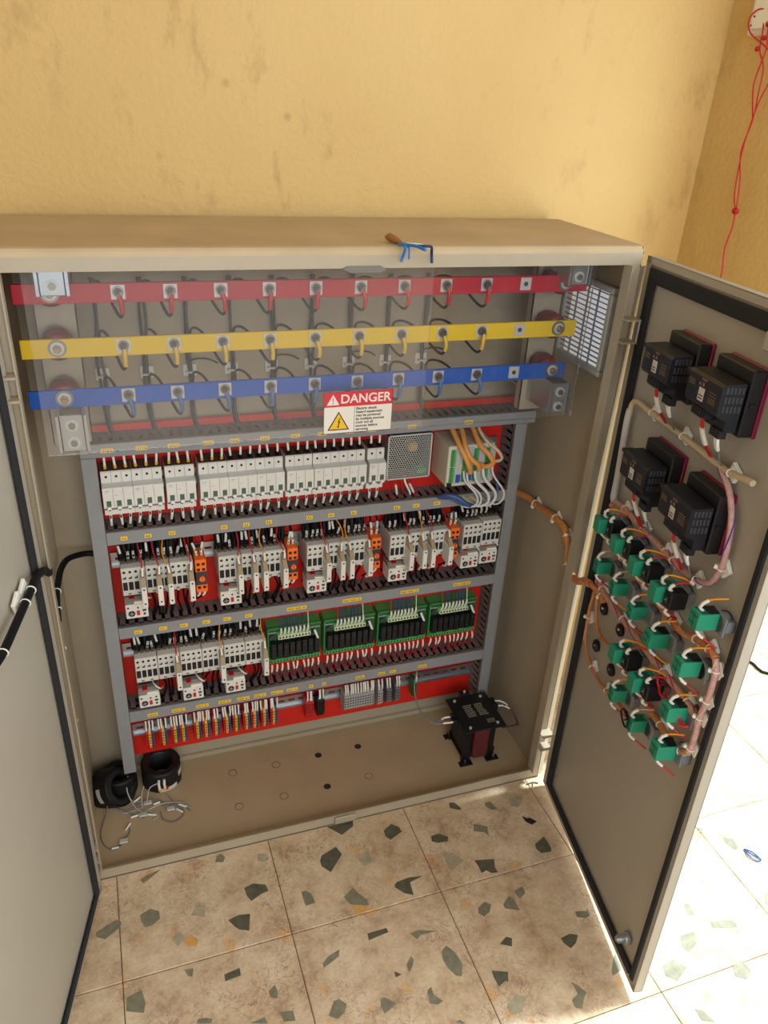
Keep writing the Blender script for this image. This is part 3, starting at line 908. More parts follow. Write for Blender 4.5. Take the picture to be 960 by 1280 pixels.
def breaker(x0, n, label, yellow):
    w = .018 * n - .0006
    t = thing('circuit_breaker', (x0, PY, .766), label, 'circuit breaker', 'white circuit breakers in the top row')
    q = MB(WHITE)
    q.prism([(-.0075, .045), (-.050, .045), (-.052, .043), (-.052, .0225), (-.068, .0195), (-.069, .018), (-.069, -.022), (-.067, -.0235), (-.054, -.028), (-.052, -.0295), (-.052, -.0435), (-.050, -.045), (-.0075, -.045)], 0, w)
    q.m(BROWN); q.box(.0004, w - .0004, -.0495, -.0080, .0449, .0458)  # shading on the breaker top put in as brown colour
    q.m(MGREY); q.prism([(-.0695, -.021), (-.0695, -.0245), (-.056, -.0290), (-.054, -.027), (-.066, -.021)], .0003, w - .0003)
    q.build('housing', t)
    q = MB(HOLE)
    for i in range(n):
        c = .018 * i + .009
        q.cyl((c, -.0515, .0345), (c, -.0524, .0345), .0024, 10); q.cyl((c, -.0515, -.0335), (c, -.0524, -.0335), .0024, 10)
        q.box(c - .0045, c + .0045, -.0470, -.0300, .0453, .0462)
        if i: q.box(.018 * i - .0002, .018 * i + .0002, -.0524, -.0518, .0225, .044); q.box(.018 * i - .0002, .018 * i + .0002, -.0694, -.0688, -.020, .018)
    q.m(FADE)
    q.box(.004, .012, -.0693, -.0689, .0135, .0143); q.box(.004, .010, -.0693, -.0689, .0105, .0110)
    q.box(.020 if n > 2 else .016, .026 if n > 2 else .020, -.0693, -.0689, .004, .0046)
    q.build('terminal_holes', t)
    for i in range(n):
        c = .018 * i + .0092
        q = MB(TGRN); q.box(c - .0040, c + .0040, -.0702, -.0688, -.0185, -.0065)
        q.m(PALE); q.cbox(c - .0036, c + .0036, -.0745, -.069, -.0225, -.0170, .0008)
        q.build('toggle', t)
        zt = DZ[1][0] - .766; zb = DZ[2][1] - .766
        r = rnd(.003)
        o = wire(t, [(c, -.040, .044), (c + r * .4, -.042, .056), (c + r, -.036, zt - .002), (c + r, -.030, zt + .010)], .0016, CABLEB, (.12, .78), .0024)
        f = MB(YEL if yellow else CABLEB); f.cyl((c, -.040, .043), (c + r * .3, -.042, .0525), .0031, 8); f.build('ferrule', o)
        r = rnd(.004)
        wire(t, [(c, -.040, -.044), (c + r * .3, -.045, -.054), (c + r, -.036, zb + .004), (c + r, -.028, zb - .008)], .0018, CABLEB, (.10, .70), .0026)
    return t


bx = [(.0877, 3), (.1417, 3), (.2005, 3), (.262, 3), (.316, 3), (.370, 3), (.4285, 3), (.4835, 3), (.5375, 3), (.597, 2)]
desc = ['three-pole breaker with yellow ferrules at the left end of the row', 'three-pole breaker with yellow ferrules, second in the row', 'three-pole breaker with yellow ferrules standing alone, third in the row', 'three-pole breaker with yellow ferrules, fourth in the row',
        'three-pole breaker with black ferrules, fifth in the row', 'three-pole breaker with black ferrules, sixth in the row', 'three-pole breaker standing alone, seventh in the row', 'three-pole breaker, third from the perforated power supply', 'three-pole breaker, next to the two-pole one', 'narrow two-pole breaker at the right end of the row']
for i, (x, n) in enumerate(bx):
    breaker(x, n, 'white ' + desc[i], i < 4)

# ---------------------------------------------------------------- power supply and control unit
ps = thing('power_supply', (.6405, PY, .735), 'perforated metal power supply between the breakers and the control unit', 'power supply')
q = MB(ZINC)
q.box(0, .002, -.050, -.002, 0, .100); q.box(.0945, .0965, -.050, -.002, 0, .100); q.box(0, .0965, -.050, -.002, .098, .100); q.box(0, .0965, -.004, -.002, 0, .100); q.box(0, .0965, -.050, -.002, 0, .002)
q.build('housing', ps)
q = MB(mat('mesh_bright', (206, 206, 200), .4, .35))      # perforated cover
hr, hp = .00235, .0052
nx, nz = int(.094 / hp), int(.096 / (hp * .866))
ox = (.0965 - hp * nx) / 2
for j in range(nz):
    for i in range(nx):
        cx = ox + hp * (i + .5 + (.25 if j % 2 else -.25)); cz = .0045 + hp * .866 * j
        o_ = [(cx + hp * .5774 * math.cos(PI / 6 + a * PI / 3), -.0505, cz + hp * .5774 * math.sin(PI / 6 + a * PI / 3)) for a in range(6)]
        n_ = [(cx + hr * math.cos(PI / 6 + a * PI / 3), -.0505, cz + hr * math.sin(PI / 6 + a * PI / 3)) for a in range(6)]
        q.add(o_ + n_, [(a, (a + 1) % 6, 6 + (a + 1) % 6, 6 + a) for a in range(6)])
q.cbox(0, .003, -.0512, -.0498, 0, .100, .0003); q.cbox(.0935, .0965, -.0512, -.0498, 0, .100, .0003); q.cbox(0, .0965, -.0512, -.0498, 0, .003, .0003); q.cbox(0, .0965, -.0512, -.0498, .0968, .100, .0003)
q.build('perforated_cover', ps)
q = MB(mat('board_brown', (34, 28, 20), .6)); q.box(.004, .092, -.014, -.011, .004, .096)
q.m(BLACK); q.cyl((.030, -.012, .030), (.030, -.040, .030), .010, 14); q.cyl((.022, -.012, .066), (.022, -.038, .066), .007, 14); q.box(.048, .078, -.034, -.012, .020, .042)
q.m(mat('coil_yellow', (190, 150, 60), .5)); q.cbox(.050, .070, -.040, -.012, .056, .074, .003)
q.m(PCBL); q.cbox(.070, .090, -.046, -.012, .006, .016, .001)
q.build('inner_board', ps)
for i, (cx, m_) in enumerate(((.006, WRED), (.022, WRED), (.036, WRED), (.044, PALE), (.052, WRED), (.060, WRED))):
    wire(ps, [(cx, -.040, .003), (cx + .002, -.044, -.012), (cx + (.010 if i < 3 else .018), -.036, -.042), (cx + (.010 if i < 3 else .018), -.03, -.056)], .0014 if i != 3 else .0024, m_, (.30, .75) if i in (1, 3, 4) else None, .0026)

pl = thing('control_unit', (.7600, PY, .724), 'beige control unit with green connector columns and orange cables', 'control unit')
q = MB(CREAM); q.cbox(0, .104, -.086, -.004, 0, .092, .0015)
q.build('housing', pl)
for k, cx in enumerate((.006, .033, .058, .084)):
    q = MB(PCBL); q.cbox(cx, cx + .0085, -.0905, -.085, .010, .044, .0006); q.cbox(cx, cx + .0085, -.0905, -.085, .047, .084, .0006)
    q.m(PCB)
    for j in range(14): q.box(cx + .001, cx + .0045, -.0912, -.0904, .0125 + j * .0052, .0145 + j * .0052)
    q.build('connector', pl)
q = MB(mat('panel_grey', (176, 178, 172), .5))
for cx in (.017, .044, .069, .094): q.cbox(cx, cx + .0125, -.0885, -.085, .006, .088, .0005)
q.m(BLACK); q.box(.002, .012, -.0895, -.085, .002, .010); q.m(WBLUE); q.box(.020, .030, -.090, -.088, .010, .028); q.box(.047, .055, -.090, -.088, .012, .026)
q.build('face_plates', pl)
q = MB(ZINC); q.box(.104, .150, -.010, -.004, .034, .070); q.build('rail_clip', pl)
for i, (x0, xa, xb, za, m_, r_) in enumerate(((.018, .022, .047, .040, CORR, .0055), (.037, .033, .066, .045, CORR, .0055), (.064, .062, .090, .050, CORR, .0055), (.083, .083, .113, .056, HCREAM, .0036))):
    if i < 2:
        pts = [(x0, -.030, .125), (x0, -.062, .112), (xa, -.092, .092), (xa + .010, -.104, .070), (xb - .006, -.106, za + .010), (xb, -.100, za - .004)]
    elif i == 2:
        pts = [(x0, -.030, .125), (x0, -.060, .112), (xa + .004, -.090, .094), (xb - .008, -.108, .076), (xb + .002, -.108, .058), (xb - .008, -.100, .046), (xb - .016, -.090, .048)]
    else:
        pts = [(x0, -.030, .125), (x0 - .004, -.058, .110), (xa + .004, -.082, .094), (xb - .006, -.096, .078), (xb + .006, -.094, .058), (xb - .006, -.084, .050), (xb - .014, -.062, .060), (xb - .018, -.05, .074)]
    q = MB(m_); q.tube(smooth_path(pts, 5), r_, 10); q.build('cable', pl)
for i, (xa, za, m_) in enumerate(((.034, .038, WWHITE), (.042, .034, WWHITE), (.060, .036, WWHITE), (.078, .040, WWHITE), (.098, .046, WWHITE))):
    pts = [(xa, -.094, za), (xa + .004, -.100, za - .022), (xa + .030, -.106, -.014), (xa + .034 - (.0 if i < 3 else .006), -.104, -.038), (xa + .018, -.092, -.050), (xa + .002, -.070, -.046), (xa - .004, -.05, -.040)]
    q = MB(m_); q.tube(smooth_path(pts, 5), .0022 if i < 2 or i == 4 else .0034, 8); q.build('cable', pl)
q = MB(mat('sheath_blue', (58, 82, 132), .5))
q.tube(smooth_path([(-.002, -.064, -.034), (.008, -.082, -.022), (.026, -.092, -.024), (.046, -.098, -.038), (.066, -.092, -.050)], 5), .0052, 8)
q.tube(smooth_path([(.006, -.060, -.038), (.020, -.076, -.032), (.040, -.086, -.042), (.070, -.088, -.052)], 5), .0048, 8)
q.tube(smooth_path([(.098, -.096, -.044), (.108, -.102, -.030), (.116, -.100, -.012), (.112, -.098, .004)], 5), .0028, 8)
q.build('cable_sheath', pl)

# ---------------------------------------------------------------- contactors
def contactor_mesh():
    q = MB(mat('contactor_white', (206, 202, 192), .45))
    q.cbox(.0004, .0446, -.060, -.0075, .002, .060, .001)
    q.cbox(.0004, .0446, -.0795, -.055, 0, .062, .0012)
    q.m(BROWN)
    for i in range(4): q.cbox(.0022 + i * .0108, .0098 + i * .0108, -.062, -.018, .060, .068, .0006)
    for i in range(4): q.cbox(.0022 + i * .0108, .0098 + i * .0108, -.058, -.018, -.005, .002, .0006)
    return q.mesh('housing')


def contactor_face():
    q = MB(HOLE)
    for i in range(4):
        c = .0062 + i * .0108
        q.cyl((c, -.079, .0535), (c, -.0801, .0535), .0028, 8)
        q.box(c - .0029, c + .0029, -.0801, -.079, .0385, .0415); q.box(c + .0010, c + .0029, -.0801, -.079, .0415, .0440)
    q.box(.010, .016, -.0801, -.079, .0035, .0055); q.box(.028, .034, -.0801, -.079, .0035, .0055)
    return q.mesh('terminal_holes')


def window_mesh():
    q = MB(HOLE); q.cbox(-.0042, .0042, -.0803, -.078, -.002, .0165, .0008)
    q.m(BLACK); q.cbox(-.0022, .0022, -.0810, -.080, .002, .0075, .0006)
    return q.mesh('coil_window')


def aux_mesh():
    q = MB(WHITE); q.cbox(0, .0100, -.114, -.078, -.010, .036, .0009)
    q.m(mat('aux_tan', (168, 148, 116), .5)); q.prism([(-.079, .036), (-.112, .036), (-.098, .048), (-.079, .054)], .0008, .0097)
    q.m(HOLE); q.cyl((.0052, -.1135, .031), (.0052, -.1146, .031), .0019, 8); q.cyl((.0052, -.1135, -.001), (.0052, -.1146, -.001), .0019, 8)
    return q.mesh('auxiliary_block')


CM, CF, WM, AM = contactor_mesh(), contactor_face(), window_mesh(), aux_mesh()


def contactor(x, z, label, group, aux=(), top=.1, bottom=True, dense=True, redw=None, nw=4):
    t = thing('contactor', (x, PY, z), label, 'contactor', group)
    link('housing', CM, t); link('terminal_holes', CF, t)
    for i in range(4): link('coil_window', WM, t, loc=(.0062 + i * .0108, 0, .0145))
    for a in aux: link('auxiliary_block', AM, t, loc=(a, 0, 0))
    for i in range(nw):
        c = .006 + i * .0108 + rnd(.001)
        d = rnd(.006)
        wire(t, [(c, -.050, .066), (c + d * .3, -.056, .078), (c + d, -.046 + rnd(.006), (top + .078) / 2), (c + d * 1.4, -.030, top + .006)], .0024, CABLEB, ((.06, .36) if random.random() < .7 else (.30, .60)) if random.random() < .85 else None, .0026)
    if dense:
        for i in range(8):
            c = .003 + i * .0056 + rnd(.002)
            wire(t, [(c, -.040 - .008 * (i % 3), .058), (c + rnd(.005), -.038 - .008 * (i % 2), .076), (c + rnd(.006), -.030, top + .004)], .0040, CABLEB, name='power_lead', n=6)
    for a in aux:
        cx = a + .005
        mm = redw if redw else PALE
        wire(t, [(cx, -.098, .050), (cx + rnd(.002), -.090, .064), (cx + rnd(.010), -.066, .082), (cx + rnd(.008), -.036, top + .004)], .0013, {0: WRED, 1: WORG}.get(random.randint(0, 1)) if mm is PALE else mm, (.02, .20), .0024)
        wire(t, [(cx, -.098, -.008), (cx + rnd(.003), -.094, -.022), (cx + .004 + rnd(.004), -.062, -.040), (cx + .004, -.04, -.075)], .0014, CABLEB, (.05, .34), .0024)
    if bottom:
        for i in range(4):
            c = .006 + i * .0105
            wire(t, [(c, -.046, -.003), (c + rnd(.003), -.048, -.018), (c + rnd(.01), -.040, -.05), (c + rnd(.008), -.03, -.088)], .0024, CABLEB, (.06, .22) if i % 2 else None, .0027, name='lead_wire')
    return t


def overload_meshes():
    q = MB(WHITE)
    q.cbox(.001, .0435, -.0795, -.040, -.055, -.022, .0012)
    q.m(mat('relay_top_grey', (128, 120, 108), .5)); q.prism([(-.040, -.022), (-.077, -.022), (-.066, -.012), (-.040, -.010)], .0015, .043)
    q.m(PALE); q.cbox(.018, .042, -.0775, -.070, -.022, -.0175, .0005)
    q.m(BLACK); q.cbox(.004, .041, -.056, -.020, -.012, -.002, .001); q.cbox(.003, .041, -.070, -.020, -.060, -.055, .001)
    h = q.mesh('housing')
    q = MB(BLACK); q.cyl((.012, -.079, -.043), (.012, -.0806, -.043), .0066, 16); q.m(LGREY); q.box(.0075, .0165, -.0812, -.080, -.0437, -.0424); q.box(.0113, .0127, -.0812, -.080, -.0475, -.0385)
    d = q.mesh('setting_dial')
    q = MB(TRED); q.cbox(.0215, .0275, -.0815, -.079, -.0475, -.037, .0005); r = q.mesh('reset_button')
    q = MB(HOLE); q.cyl((.0245, -.079, -.0305), (.0245, -.0802, -.0305), .002, 8); q.cyl((.036, -.079, -.029), (.036, -.0802, -.029), .002, 8); q.cyl((.006, -.079, -.029), (.006, -.0802, -.029), .002, 8)
    q.m(mat('test_green', (30, 70, 60), .5)); q.cbox(.0325, .0395, -.0806, -.079, -.040, -.0355, .0004); q.cyl((.036, -.079, -.046), (.036, -.0806, -.046), .0025, 10)
    q.m(TRED); q.box(.010, .020, -.0745, -.060, -.0120, -.0105)
    g = q.mesh('terminal_holes')
    return h, d, r, g


OM = overload_meshes()


def overload(x, z, label):
    t = thing('overload_relay', (x, PY, z), label, 'relay', 'white overload relays under the contactors')
    for nm, me in zip(('housing', 'setting_dial', 'reset_button', 'terminal_holes'), OM): link(nm, me, t)
    for i in range(3):
        c = .010 + i * .012
        wire(t, [(c, -.050, -.058), (c + rnd(.002), -.050, -.066), (c, -.034, -.088 if z > .4 else -.080)], .0026, CABLEB)
    wire(t, [(.030, -.050, -.006), (.036, -.072, -.004), (.046, -.074, -.014), (.052, -.05, -.03)], .0018, PALE)
    return t


def timer(x, z, label):
    t = thing('timer_relay', (x, PY, z), label, 'relay', 'orange and dark timer relays')
    q = MB(DGREY); q.cbox(.0006, .0214, -.079, -.0075, .004, .062, .001); q.m(LGREY); q.box(.003, .010, -.0796, -.079, .047, .0478); q.box(.012, .018, -.0796, -.079, .018, .0188)
    q.build('housing', t)
    for a, b, hs in ((.040, .068, (.058, .0455)), (-.008, .009, (.004,))):
        q = MB(ORANGE); q.cbox(0, .022, -.081, -.030, a, b, .0012); q.m(HOLE)
        for h in hs:
            for cx in (.006, .016): q.cbox(cx - .003, cx + .003, -.0818, -.0805, h - .003, h + .003, .0004)
        q.build('terminal_cap', t)
    q = MB(ORANGE); q.cyl((.012, -.079, .025), (.012, -.085, .025), .0056, 16); q.m(mat('orange_dark', (180, 70, 20), .5)); q.box(.0112, .0128, -.0857, -.0848, .021, .029); q.build('setting_knob', t)
    for cx in (.006, .016):
        wire(t, [(cx, -.060, .066), (cx + rnd(.003), -.064, .080), (cx + rnd(.008), -.045, .096), (cx + rnd(.006), -.03, .112)], .0018, CABLEB, (.05, .5), .0025)
        wire(t, [(cx, -.066, -.007), (cx + .001, -.068, -.018), (cx - .004, -.060, -.030), (cx - .014, -.05, -.042)], .0017, CABLEB, (.05, .5), .0025)
    return t


R2 = .556
tops = DZ[2][0] - R2
grp = 'contactors of the upper row'
for g, gx in enumerate((.102, .2865, .4665, .6480)):
    which = ('leftmost', 'second', 'third', 'fourth')[g]
    contactor(gx, R2, 'first white contactor of the %s group in the upper row, above an overload relay' % which, grp, aux=(.034,), top=tops, bottom=False, redw=WRED)
    contactor(gx + .0455, R2, 'middle white contactor of the %s group in the upper row' % which, grp, aux=(.0185, .0385), top=tops)
    contactor(gx + .091, R2, 'white contactor beside the orange timer of the %s group in the upper row' % which, grp, aux=(.033,), top=tops, redw=WRED)
    timer(gx + .139, .550, 'orange and dark timer relay of the %s group in the upper row' % which)
    overload(gx, R2, 'white overload relay with red button under the %s group of the upper row' % which)
contactor(.8185, R2 + .004, 'white contactor with four windows, second from the right end of the upper row', grp, top=tops, bottom=False)
contactor(.8640, R2 + .008, 'white contactor with four windows at the right end of the upper row', grp, top=tops, bottom=False)
overload(.8190, R2 + .008, 'white overload relay second from the right end of the upper row')
overload(.8645, R2 + .014, 'white overload relay at the right end of the upper row')
R3 = .338
tops = DZ[3][0] - R3
grp = 'contactors of the lower row'
for i in range(6):
    o_ = ['contactor at the left end of the lower row', 'contactor second in the lower row', 'contactor third in the lower row', 'contactor fourth in the lower row', 'contactor fifth in the lower row', 'contactor at the right end of the lower row, beside the green boards'][i]
    contactor(.1075 + .0452 * i, R3, 'white ' + o_, grp, aux=(.034,) if i % 2 else (), top=tops, bottom=bool(i % 2), redw=PALE)
    if i % 2 == 0: overload(.1070 + .0452 * i, R3 - .014, 'white overload relay under the %s contactor of the lower row' % ('leftmost', 'third', 'fifth')[i // 2])

# ---------------------------------------------------------------- relay boards
def board(x, label):
    t = thing('relay_board', (x, PY, .300), label, 'circuit board', 'green relay boards in one row')
    w = .122
    q = MB(PCB); q.cbox(0, w, -.034, -.031, 0, .092, .0004); q.m(PCBL); q.box(.001, w - .001, -.040, -.001, -.0015, .0015); q.box(.001, w - .001, -.040, -.001, .0905, .092); q.box(0, .0015, -.040, -.001, 0, .092)
    q.m(LGREY); q.box(.002, w - .002, -.0345, -.034, .076, .0785)
    q.build('circuit_board', t)
    for i in range(8):
        q = MB(BLACK); q.cbox(.006 + i * .0140, .0172 + i * .0140, -.052, -.034, .016 + .002 * (i % 2), .058, .0006); q.m(DGREY); q.box(.0075 + i * .014, .0155 + i * .014, -.0523, -.0519, .046, .0485); q.build('relay', t)
    q = MB(PCBP); q.cbox(.022, .096, -.048, -.034, .066, .077, .0006); q.m(PCBL); q.cbox(.022, .096, -.042, -.034, .077, .083, .0005)
    q.m(HOLE)
    for i in range(10): q.box(.0245 + i * .0073, .028 + i * .0073, -.0482, -.0478, .069, .074)
    q.build('input_connector', t)
    q = MB(PCBL); q.cbox(.003, .119, -.046, -.034, .002, .012, .0006); q.m(HOLE)
    for i in range(16): q.box(.0055 + i * .0071, .0085 + i * .0071, -.0462, -.0458, .004, .009)
    q.build('output_connector', t)
    q = MB(PALE); q.tube([(.106, -.040, .074), (.112, -.050, .056)], .0028, 8); q.m(mat('capacitor', (60, 60, 66), .4)); q.cyl((.103, -.034, .066), (.103, -.044, .066), .004, 10); q.cyl((.010, -.034, .070), (.010, -.042, .070), .005, 10); q.build('jumper_plug', t)['kind'] = 'stuff'
    topz = DZ[3][0] - .300
    for i in range(8):
        c = .028 + i * .0086
        tx = .028 + i * .0086 + rnd(.003)
        mcol = PALE if i == 7 else (WRED if i == 0 and x > .5 else (WPUR if i < 7 else WPUR))
        wire(t, [(c, -.043, .077), (c + .001, -.048, .090), (tx, -.044, .110), (tx, -.036, topz + .004)], .0010, mcol, (.02, .30), .0024, k=3)
    lowz = DZ[4][1] - .300
    for i in range(10):
        c = .008 + i * .0118
        d = rnd(.005)
        wire(t, [(c, -.042, .004), (c + d * .4, -.048, -.008), (c + d, -.044, -.026), (c + d, -.032, lowz - .004)], .0014, WRED, (.10, .42), .0022, k=3)
    return t


for i, x in enumerate((.3895, .5180, .6460, .7745)):
    board(x, 'green relay board with black relays, ' + ('beside the lower contactor row', 'second from the left', 'third from the left', 'at the right end against the upright duct')[i])

# ---------------------------------------------------------------- terminal blocks
def terminal(t, x, m_, w=.0054, h=.058, d=.040):
    q = MB(m_); q.prism([(-.0075, .018), (-.030, .020), (-d, .012), (-d, -.022), (-.034, -h * .62), (-.0075, -h * .62)], x, x + w - .0004)
    q.m(HOLE)
    for k in range(4): q.box(x + .0012, x + w - .0016, -d - .0004, -d + .0006, .006 - k * .0078, .0095 - k * .0078)
    q.build('terminal', t)
    c = x + w / 2
    d_ = rnd(.003)
    wire(t, [(c, -d + .008, .012), (c + d_, -d + .002, .026), (c + d_, -.030, .060), (c + d_, -.028, .078)], .0013, CABLEB, (.12, .52), .0021, k=3)


tx = [.1130, .1420, .1680, .1860, .2175, .2365, .2590, .2840, .3050, .3290, .3480, .3710, .3930]
for i, x in enumerate(tx):
    if i == 0: ds = 'leftmost on the bottom rail'
    elif i == 12: ds = 'next to the red terminals'
    else: ds = ORD[i] + ' from the left on the bottom rail'
    t = thing('terminal_block', (x, PY, .146), 'red, yellow and blue three-phase terminal block, ' + ds, 'terminal block', 'three-colour terminal blocks')
    for k, m_ in enumerate((TRED, YEL, TBLUE)): terminal(t, k * .0056, m_)
t = thing('terminal_block', (.4785, PY, .146), 'red terminal block beside the black one on the bottom rail', 'terminal block')
for k in range(3): terminal(t, k * .0062, TRED, .006)
t = thing('terminal_block', (.5060, PY, .146), 'black terminal block beside the red one on the bottom rail', 'terminal block')
for k in range(3): terminal(t, k * .0062, BLACK, .006)
t = thing('terminal_block', (.5720, PY, .146), 'wide grey terminal block of many rows on the bottom rail', 'terminal block')
for k in range(12): terminal(t, k * .0063, LGREY, .0061, .056, .044)
for k, (x, n, lb) in enumerate(((.657, 2, 'beside the wide grey block'), (.680, 2, 'in the middle of three small ones'), (.7015, 2, 'nearest the green earth terminal'))):
    t = thing('terminal_block', (x, PY, .146), 'small grey terminal block, ' + lb, 'terminal block', 'small grey terminal blocks')
    for j in range(n): terminal(t, j * .0062, MGREY if k else LGREY, .006, .060, .046)
t = thing('terminal_block', (.752, PY, .146), 'green earth terminal alone on the bottom rail', 'terminal block')
terminal(t, 0, mat('earth_green', (30, 110, 50), .45), .0075, .054, .042)

# ---------------------------------------------------------------- busbars with their uprights
def upright(x, w, label):
    t = thing('busbar_upright', (x, .200, .9), label, 'bracket', 'steel uprights behind the busbars')
    q = MB(PAINT); q.box(0, w, -.042, -.0395, -.005, .300); q.box(0, .002, -.042, -.024, -.005, .300); q.box(w - .002, w, -.042, -.024, -.005, .300); q.box(.015, w - .015, -.0395, .084, .286, .289); q.box(.015, w - .015, -.0395, .084, .03, .033)
    q.build('channel', t)
    for z, up in ((.020, 0), (.262, 1)):
        q = MB(ZINC)
        cx = w / 2 + (.006 if x < .5 else .0)
        q.box(cx - .021, cx - .003, -.128, -.126, z - .006, z + .058) if False else None
        q.cbox(cx - .018, cx + .018, -.134, -.131, z, z + .060, .0008)
        q.box(cx - .018, cx - .0165, -.134, -.042, z, z + .060)
        q.box(cx + .0165, cx + .018, -.134, -.042, z, z + .060)
        q.box(cx - .0225, cx - .0165, -.138, -.1365, z, z + .060); q.box(cx - .018, cx - .0165, -.138, -.131, z, z + .060)
        q.box(cx + .0165, cx + .0225, -.138, -.1365, z, z + .060); q.box(cx + .0165, cx + .018, -.138, -.131, z, z + .060)
        q.build('zinc_bracket', t)
        for dz in (.014, .043):
            q = MB(TIN); q.cyl((cx, -.134, z + dz), (cx, -.1355, z + dz), .0095, 18); q.m(STEEL); q.cyl((cx, -.1355, z + dz), (cx, -.140, z + dz), .0055, 6)
            q.build('bolt', t)
    return t


upright(.023, .062, 'beige upright with zinc brackets behind the left ends of the busbars')
upright(.893, .062, 'beige upright with zinc brackets behind the right ends of the busbars')

bolt_mb = MB(STEEL); bolt_mb.cyl((0, 0, 0), (0, -.0015, 0), .0085, 16); bolt_mb.m(mat('bolt_dark', (92, 88, 80), .4, .7)); bolt_mb.cyl((0, -.0015, 0), (0, -.008, 0), .0062, 6); bolt_mb.cyl((0, -.008, 0), (0, -.011, 0), .003, 8)
bolt_me = bolt_mb.mesh('bolt')
pad_mb = MB(TIN); pad_mb.cbox(-.0105, .0105, -.0012, 0, -.0110, .0110, .0003); pad_me = pad_mb.mesh('bare_pad')
big_mb = MB(STEEL); big_mb.cyl((0, 0, 0), (0, -.0018, 0), .0135, 22); big_mb.m(TIN); big_mb.cyl((0, -.0018, 0), (0, -.003, 0), .010, 20); big_mb.m(STEEL); big_mb.cyl((0, -.003, 0), (0, -.010, 0), .0065, 6); big_mb.m(mat('brass', (180, 150, 110), .35, .8)); big_mb.cyl((0, -.010, 0), (0, -.014, 0), .0038, 10)
big_me = big_mb.mesh('mounting_bolt')
ins_mb = MB(INSUL); ins_mb.lathe([(.0, 0), (.016, 0), (.023, .006), (.023, .012), (.018, .016), (.023, .020), (.0235, .034), (.019, .038), (.021, .044), (.016, .051), (0, .051)], n=20)
ins_me = ins_mb.mesh('insulator')


def busbar(z, x1, m_, sleeve_m, label, zname):
    t = thing('busbar', (.0015, .100, z), label, 'busbar', 'painted copper busbars')
    q = MB(m_); q.cbox(0, x1 - .0015, 0, .005, -.0148, .0148, .0008); q.build('bar', t)
    for x in (.0515, .9185):
        link('mounting_bolt', big_me, t, loc=(x, 0, .001))
        o = link('insulator', ins_me, t); o.matrix_local = Matrix.Translation((x, .0055, .001)) @ Matrix.Rotation(-PI / 2, 4, 'X')
    for i in range(10):
        x = .1475 + .0767 * i
        link('bare_pad', pad_me, t, loc=(x, 0, .001))
        if i == 9:
            q = MB(mat('bolt_dark', (92, 88, 80), .4, .7)); q.cyl((x, -.0010, .001), (x, -.0018, .001), .0042, 12); q.build('bolt_hole', t); continue
        link('bolt', bolt_me, t, loc=(x, -.0012, .002))
        d = rnd(.003)
        o = wire(t, [(x + .001, -.010, -.002), (x + .002 + d, -.012, -.016), (x + .002 + d, -.008, -.030), (x - .004 + d, .010, -.036), (x - .022, .090, -.008), (x - .034, .150, -.018), (x - .036, .160, -.05)], .0024, CABLEB, name='busbar_lead', k=5, n=6)
        s_ = MB(sleeve_m); s_.tube(smooth_path([(x + .001, -.0095, -.002), (x + .002 + d, -.0125, -.016), (x + .002 + d, -.009, -.029)]), [.0037] * 9, 8); s_.m(STEEL); s_.cbox(x - .003, x + .005, -.012, -.0095, -.006, .004, .0004)
        s_.build('lug_sleeve', o)
    return t


busbar(1.157, .967, BUSR, WRED, 'red painted busbar, the topmost of three', 'red')
busbar(1.0745, .957, BUSY, mat('sleeve_yellow', (232, 190, 60), .4), 'yellow painted busbar between the red and the blue one', 'yellow')
busbar(.994, .948, BUSB, mat('sleeve_blue', (70, 110, 160), .4), 'blue painted busbar, the lowest of three', 'blue')

for i in range(9):
    x = .1115 + .0767 * i
    t = thing('cable_drop', (x, .276, .87), 'dark cable bundle on the back wall behind the busbars, %s from the left' % ORD[i], 'cable', 'cable bundles behind the busbars')
    for k in range(2):
        d = .0044 * (k - .5)
        q = MB(CABLEB if k != 1 else mat('cable_dark_grey', (56, 56, 60), .5))
        q.tube(smooth_path([(d * 1.2 + .010, -.020 - .004 * k, -.020), (d, -.010, .02), (d + rnd(.004), 0, .08), (d + rnd(.005), .003, .14), (d + rnd(.004), .002, .20), (d, 0, .272)]), .0026, 6)
        q.build('cable', t)
    q = MB(PALE)
    q.cbox(-.009, .009, -.006, .010, .098, .101, .0004); q.cbox(-.012, .012, .006, .010, .09, .112, .0005)
    q.build('tie_mount', t)
    if i in (2, 4, 6, 8):
        q = MB(CABLEB); q.tube(smooth_path([(0, .002, .12), (.014, -.012, .128), (.034, -.014, .126), (.050, -.006, .116)]), .0016, 6); q.build('cable', t)

# acrylic covers and the danger sign
q = MB(ACRYLH); q.box(.0205, .6445, .0575, .0605, .917, 1.205)
ac = tag(q.build('acrylic_cover'), 'clear acrylic sheet with a painted reflection haze over the left part of the busbars', 'acrylic sheet')
q = MB(ACRYL); q.box(.6455, .952, .0575, .0605, .917, 1.205)
tag(q.build('acrylic_cover'), 'clean clear acrylic sheet over the right ends of the busbars', 'acrylic sheet')

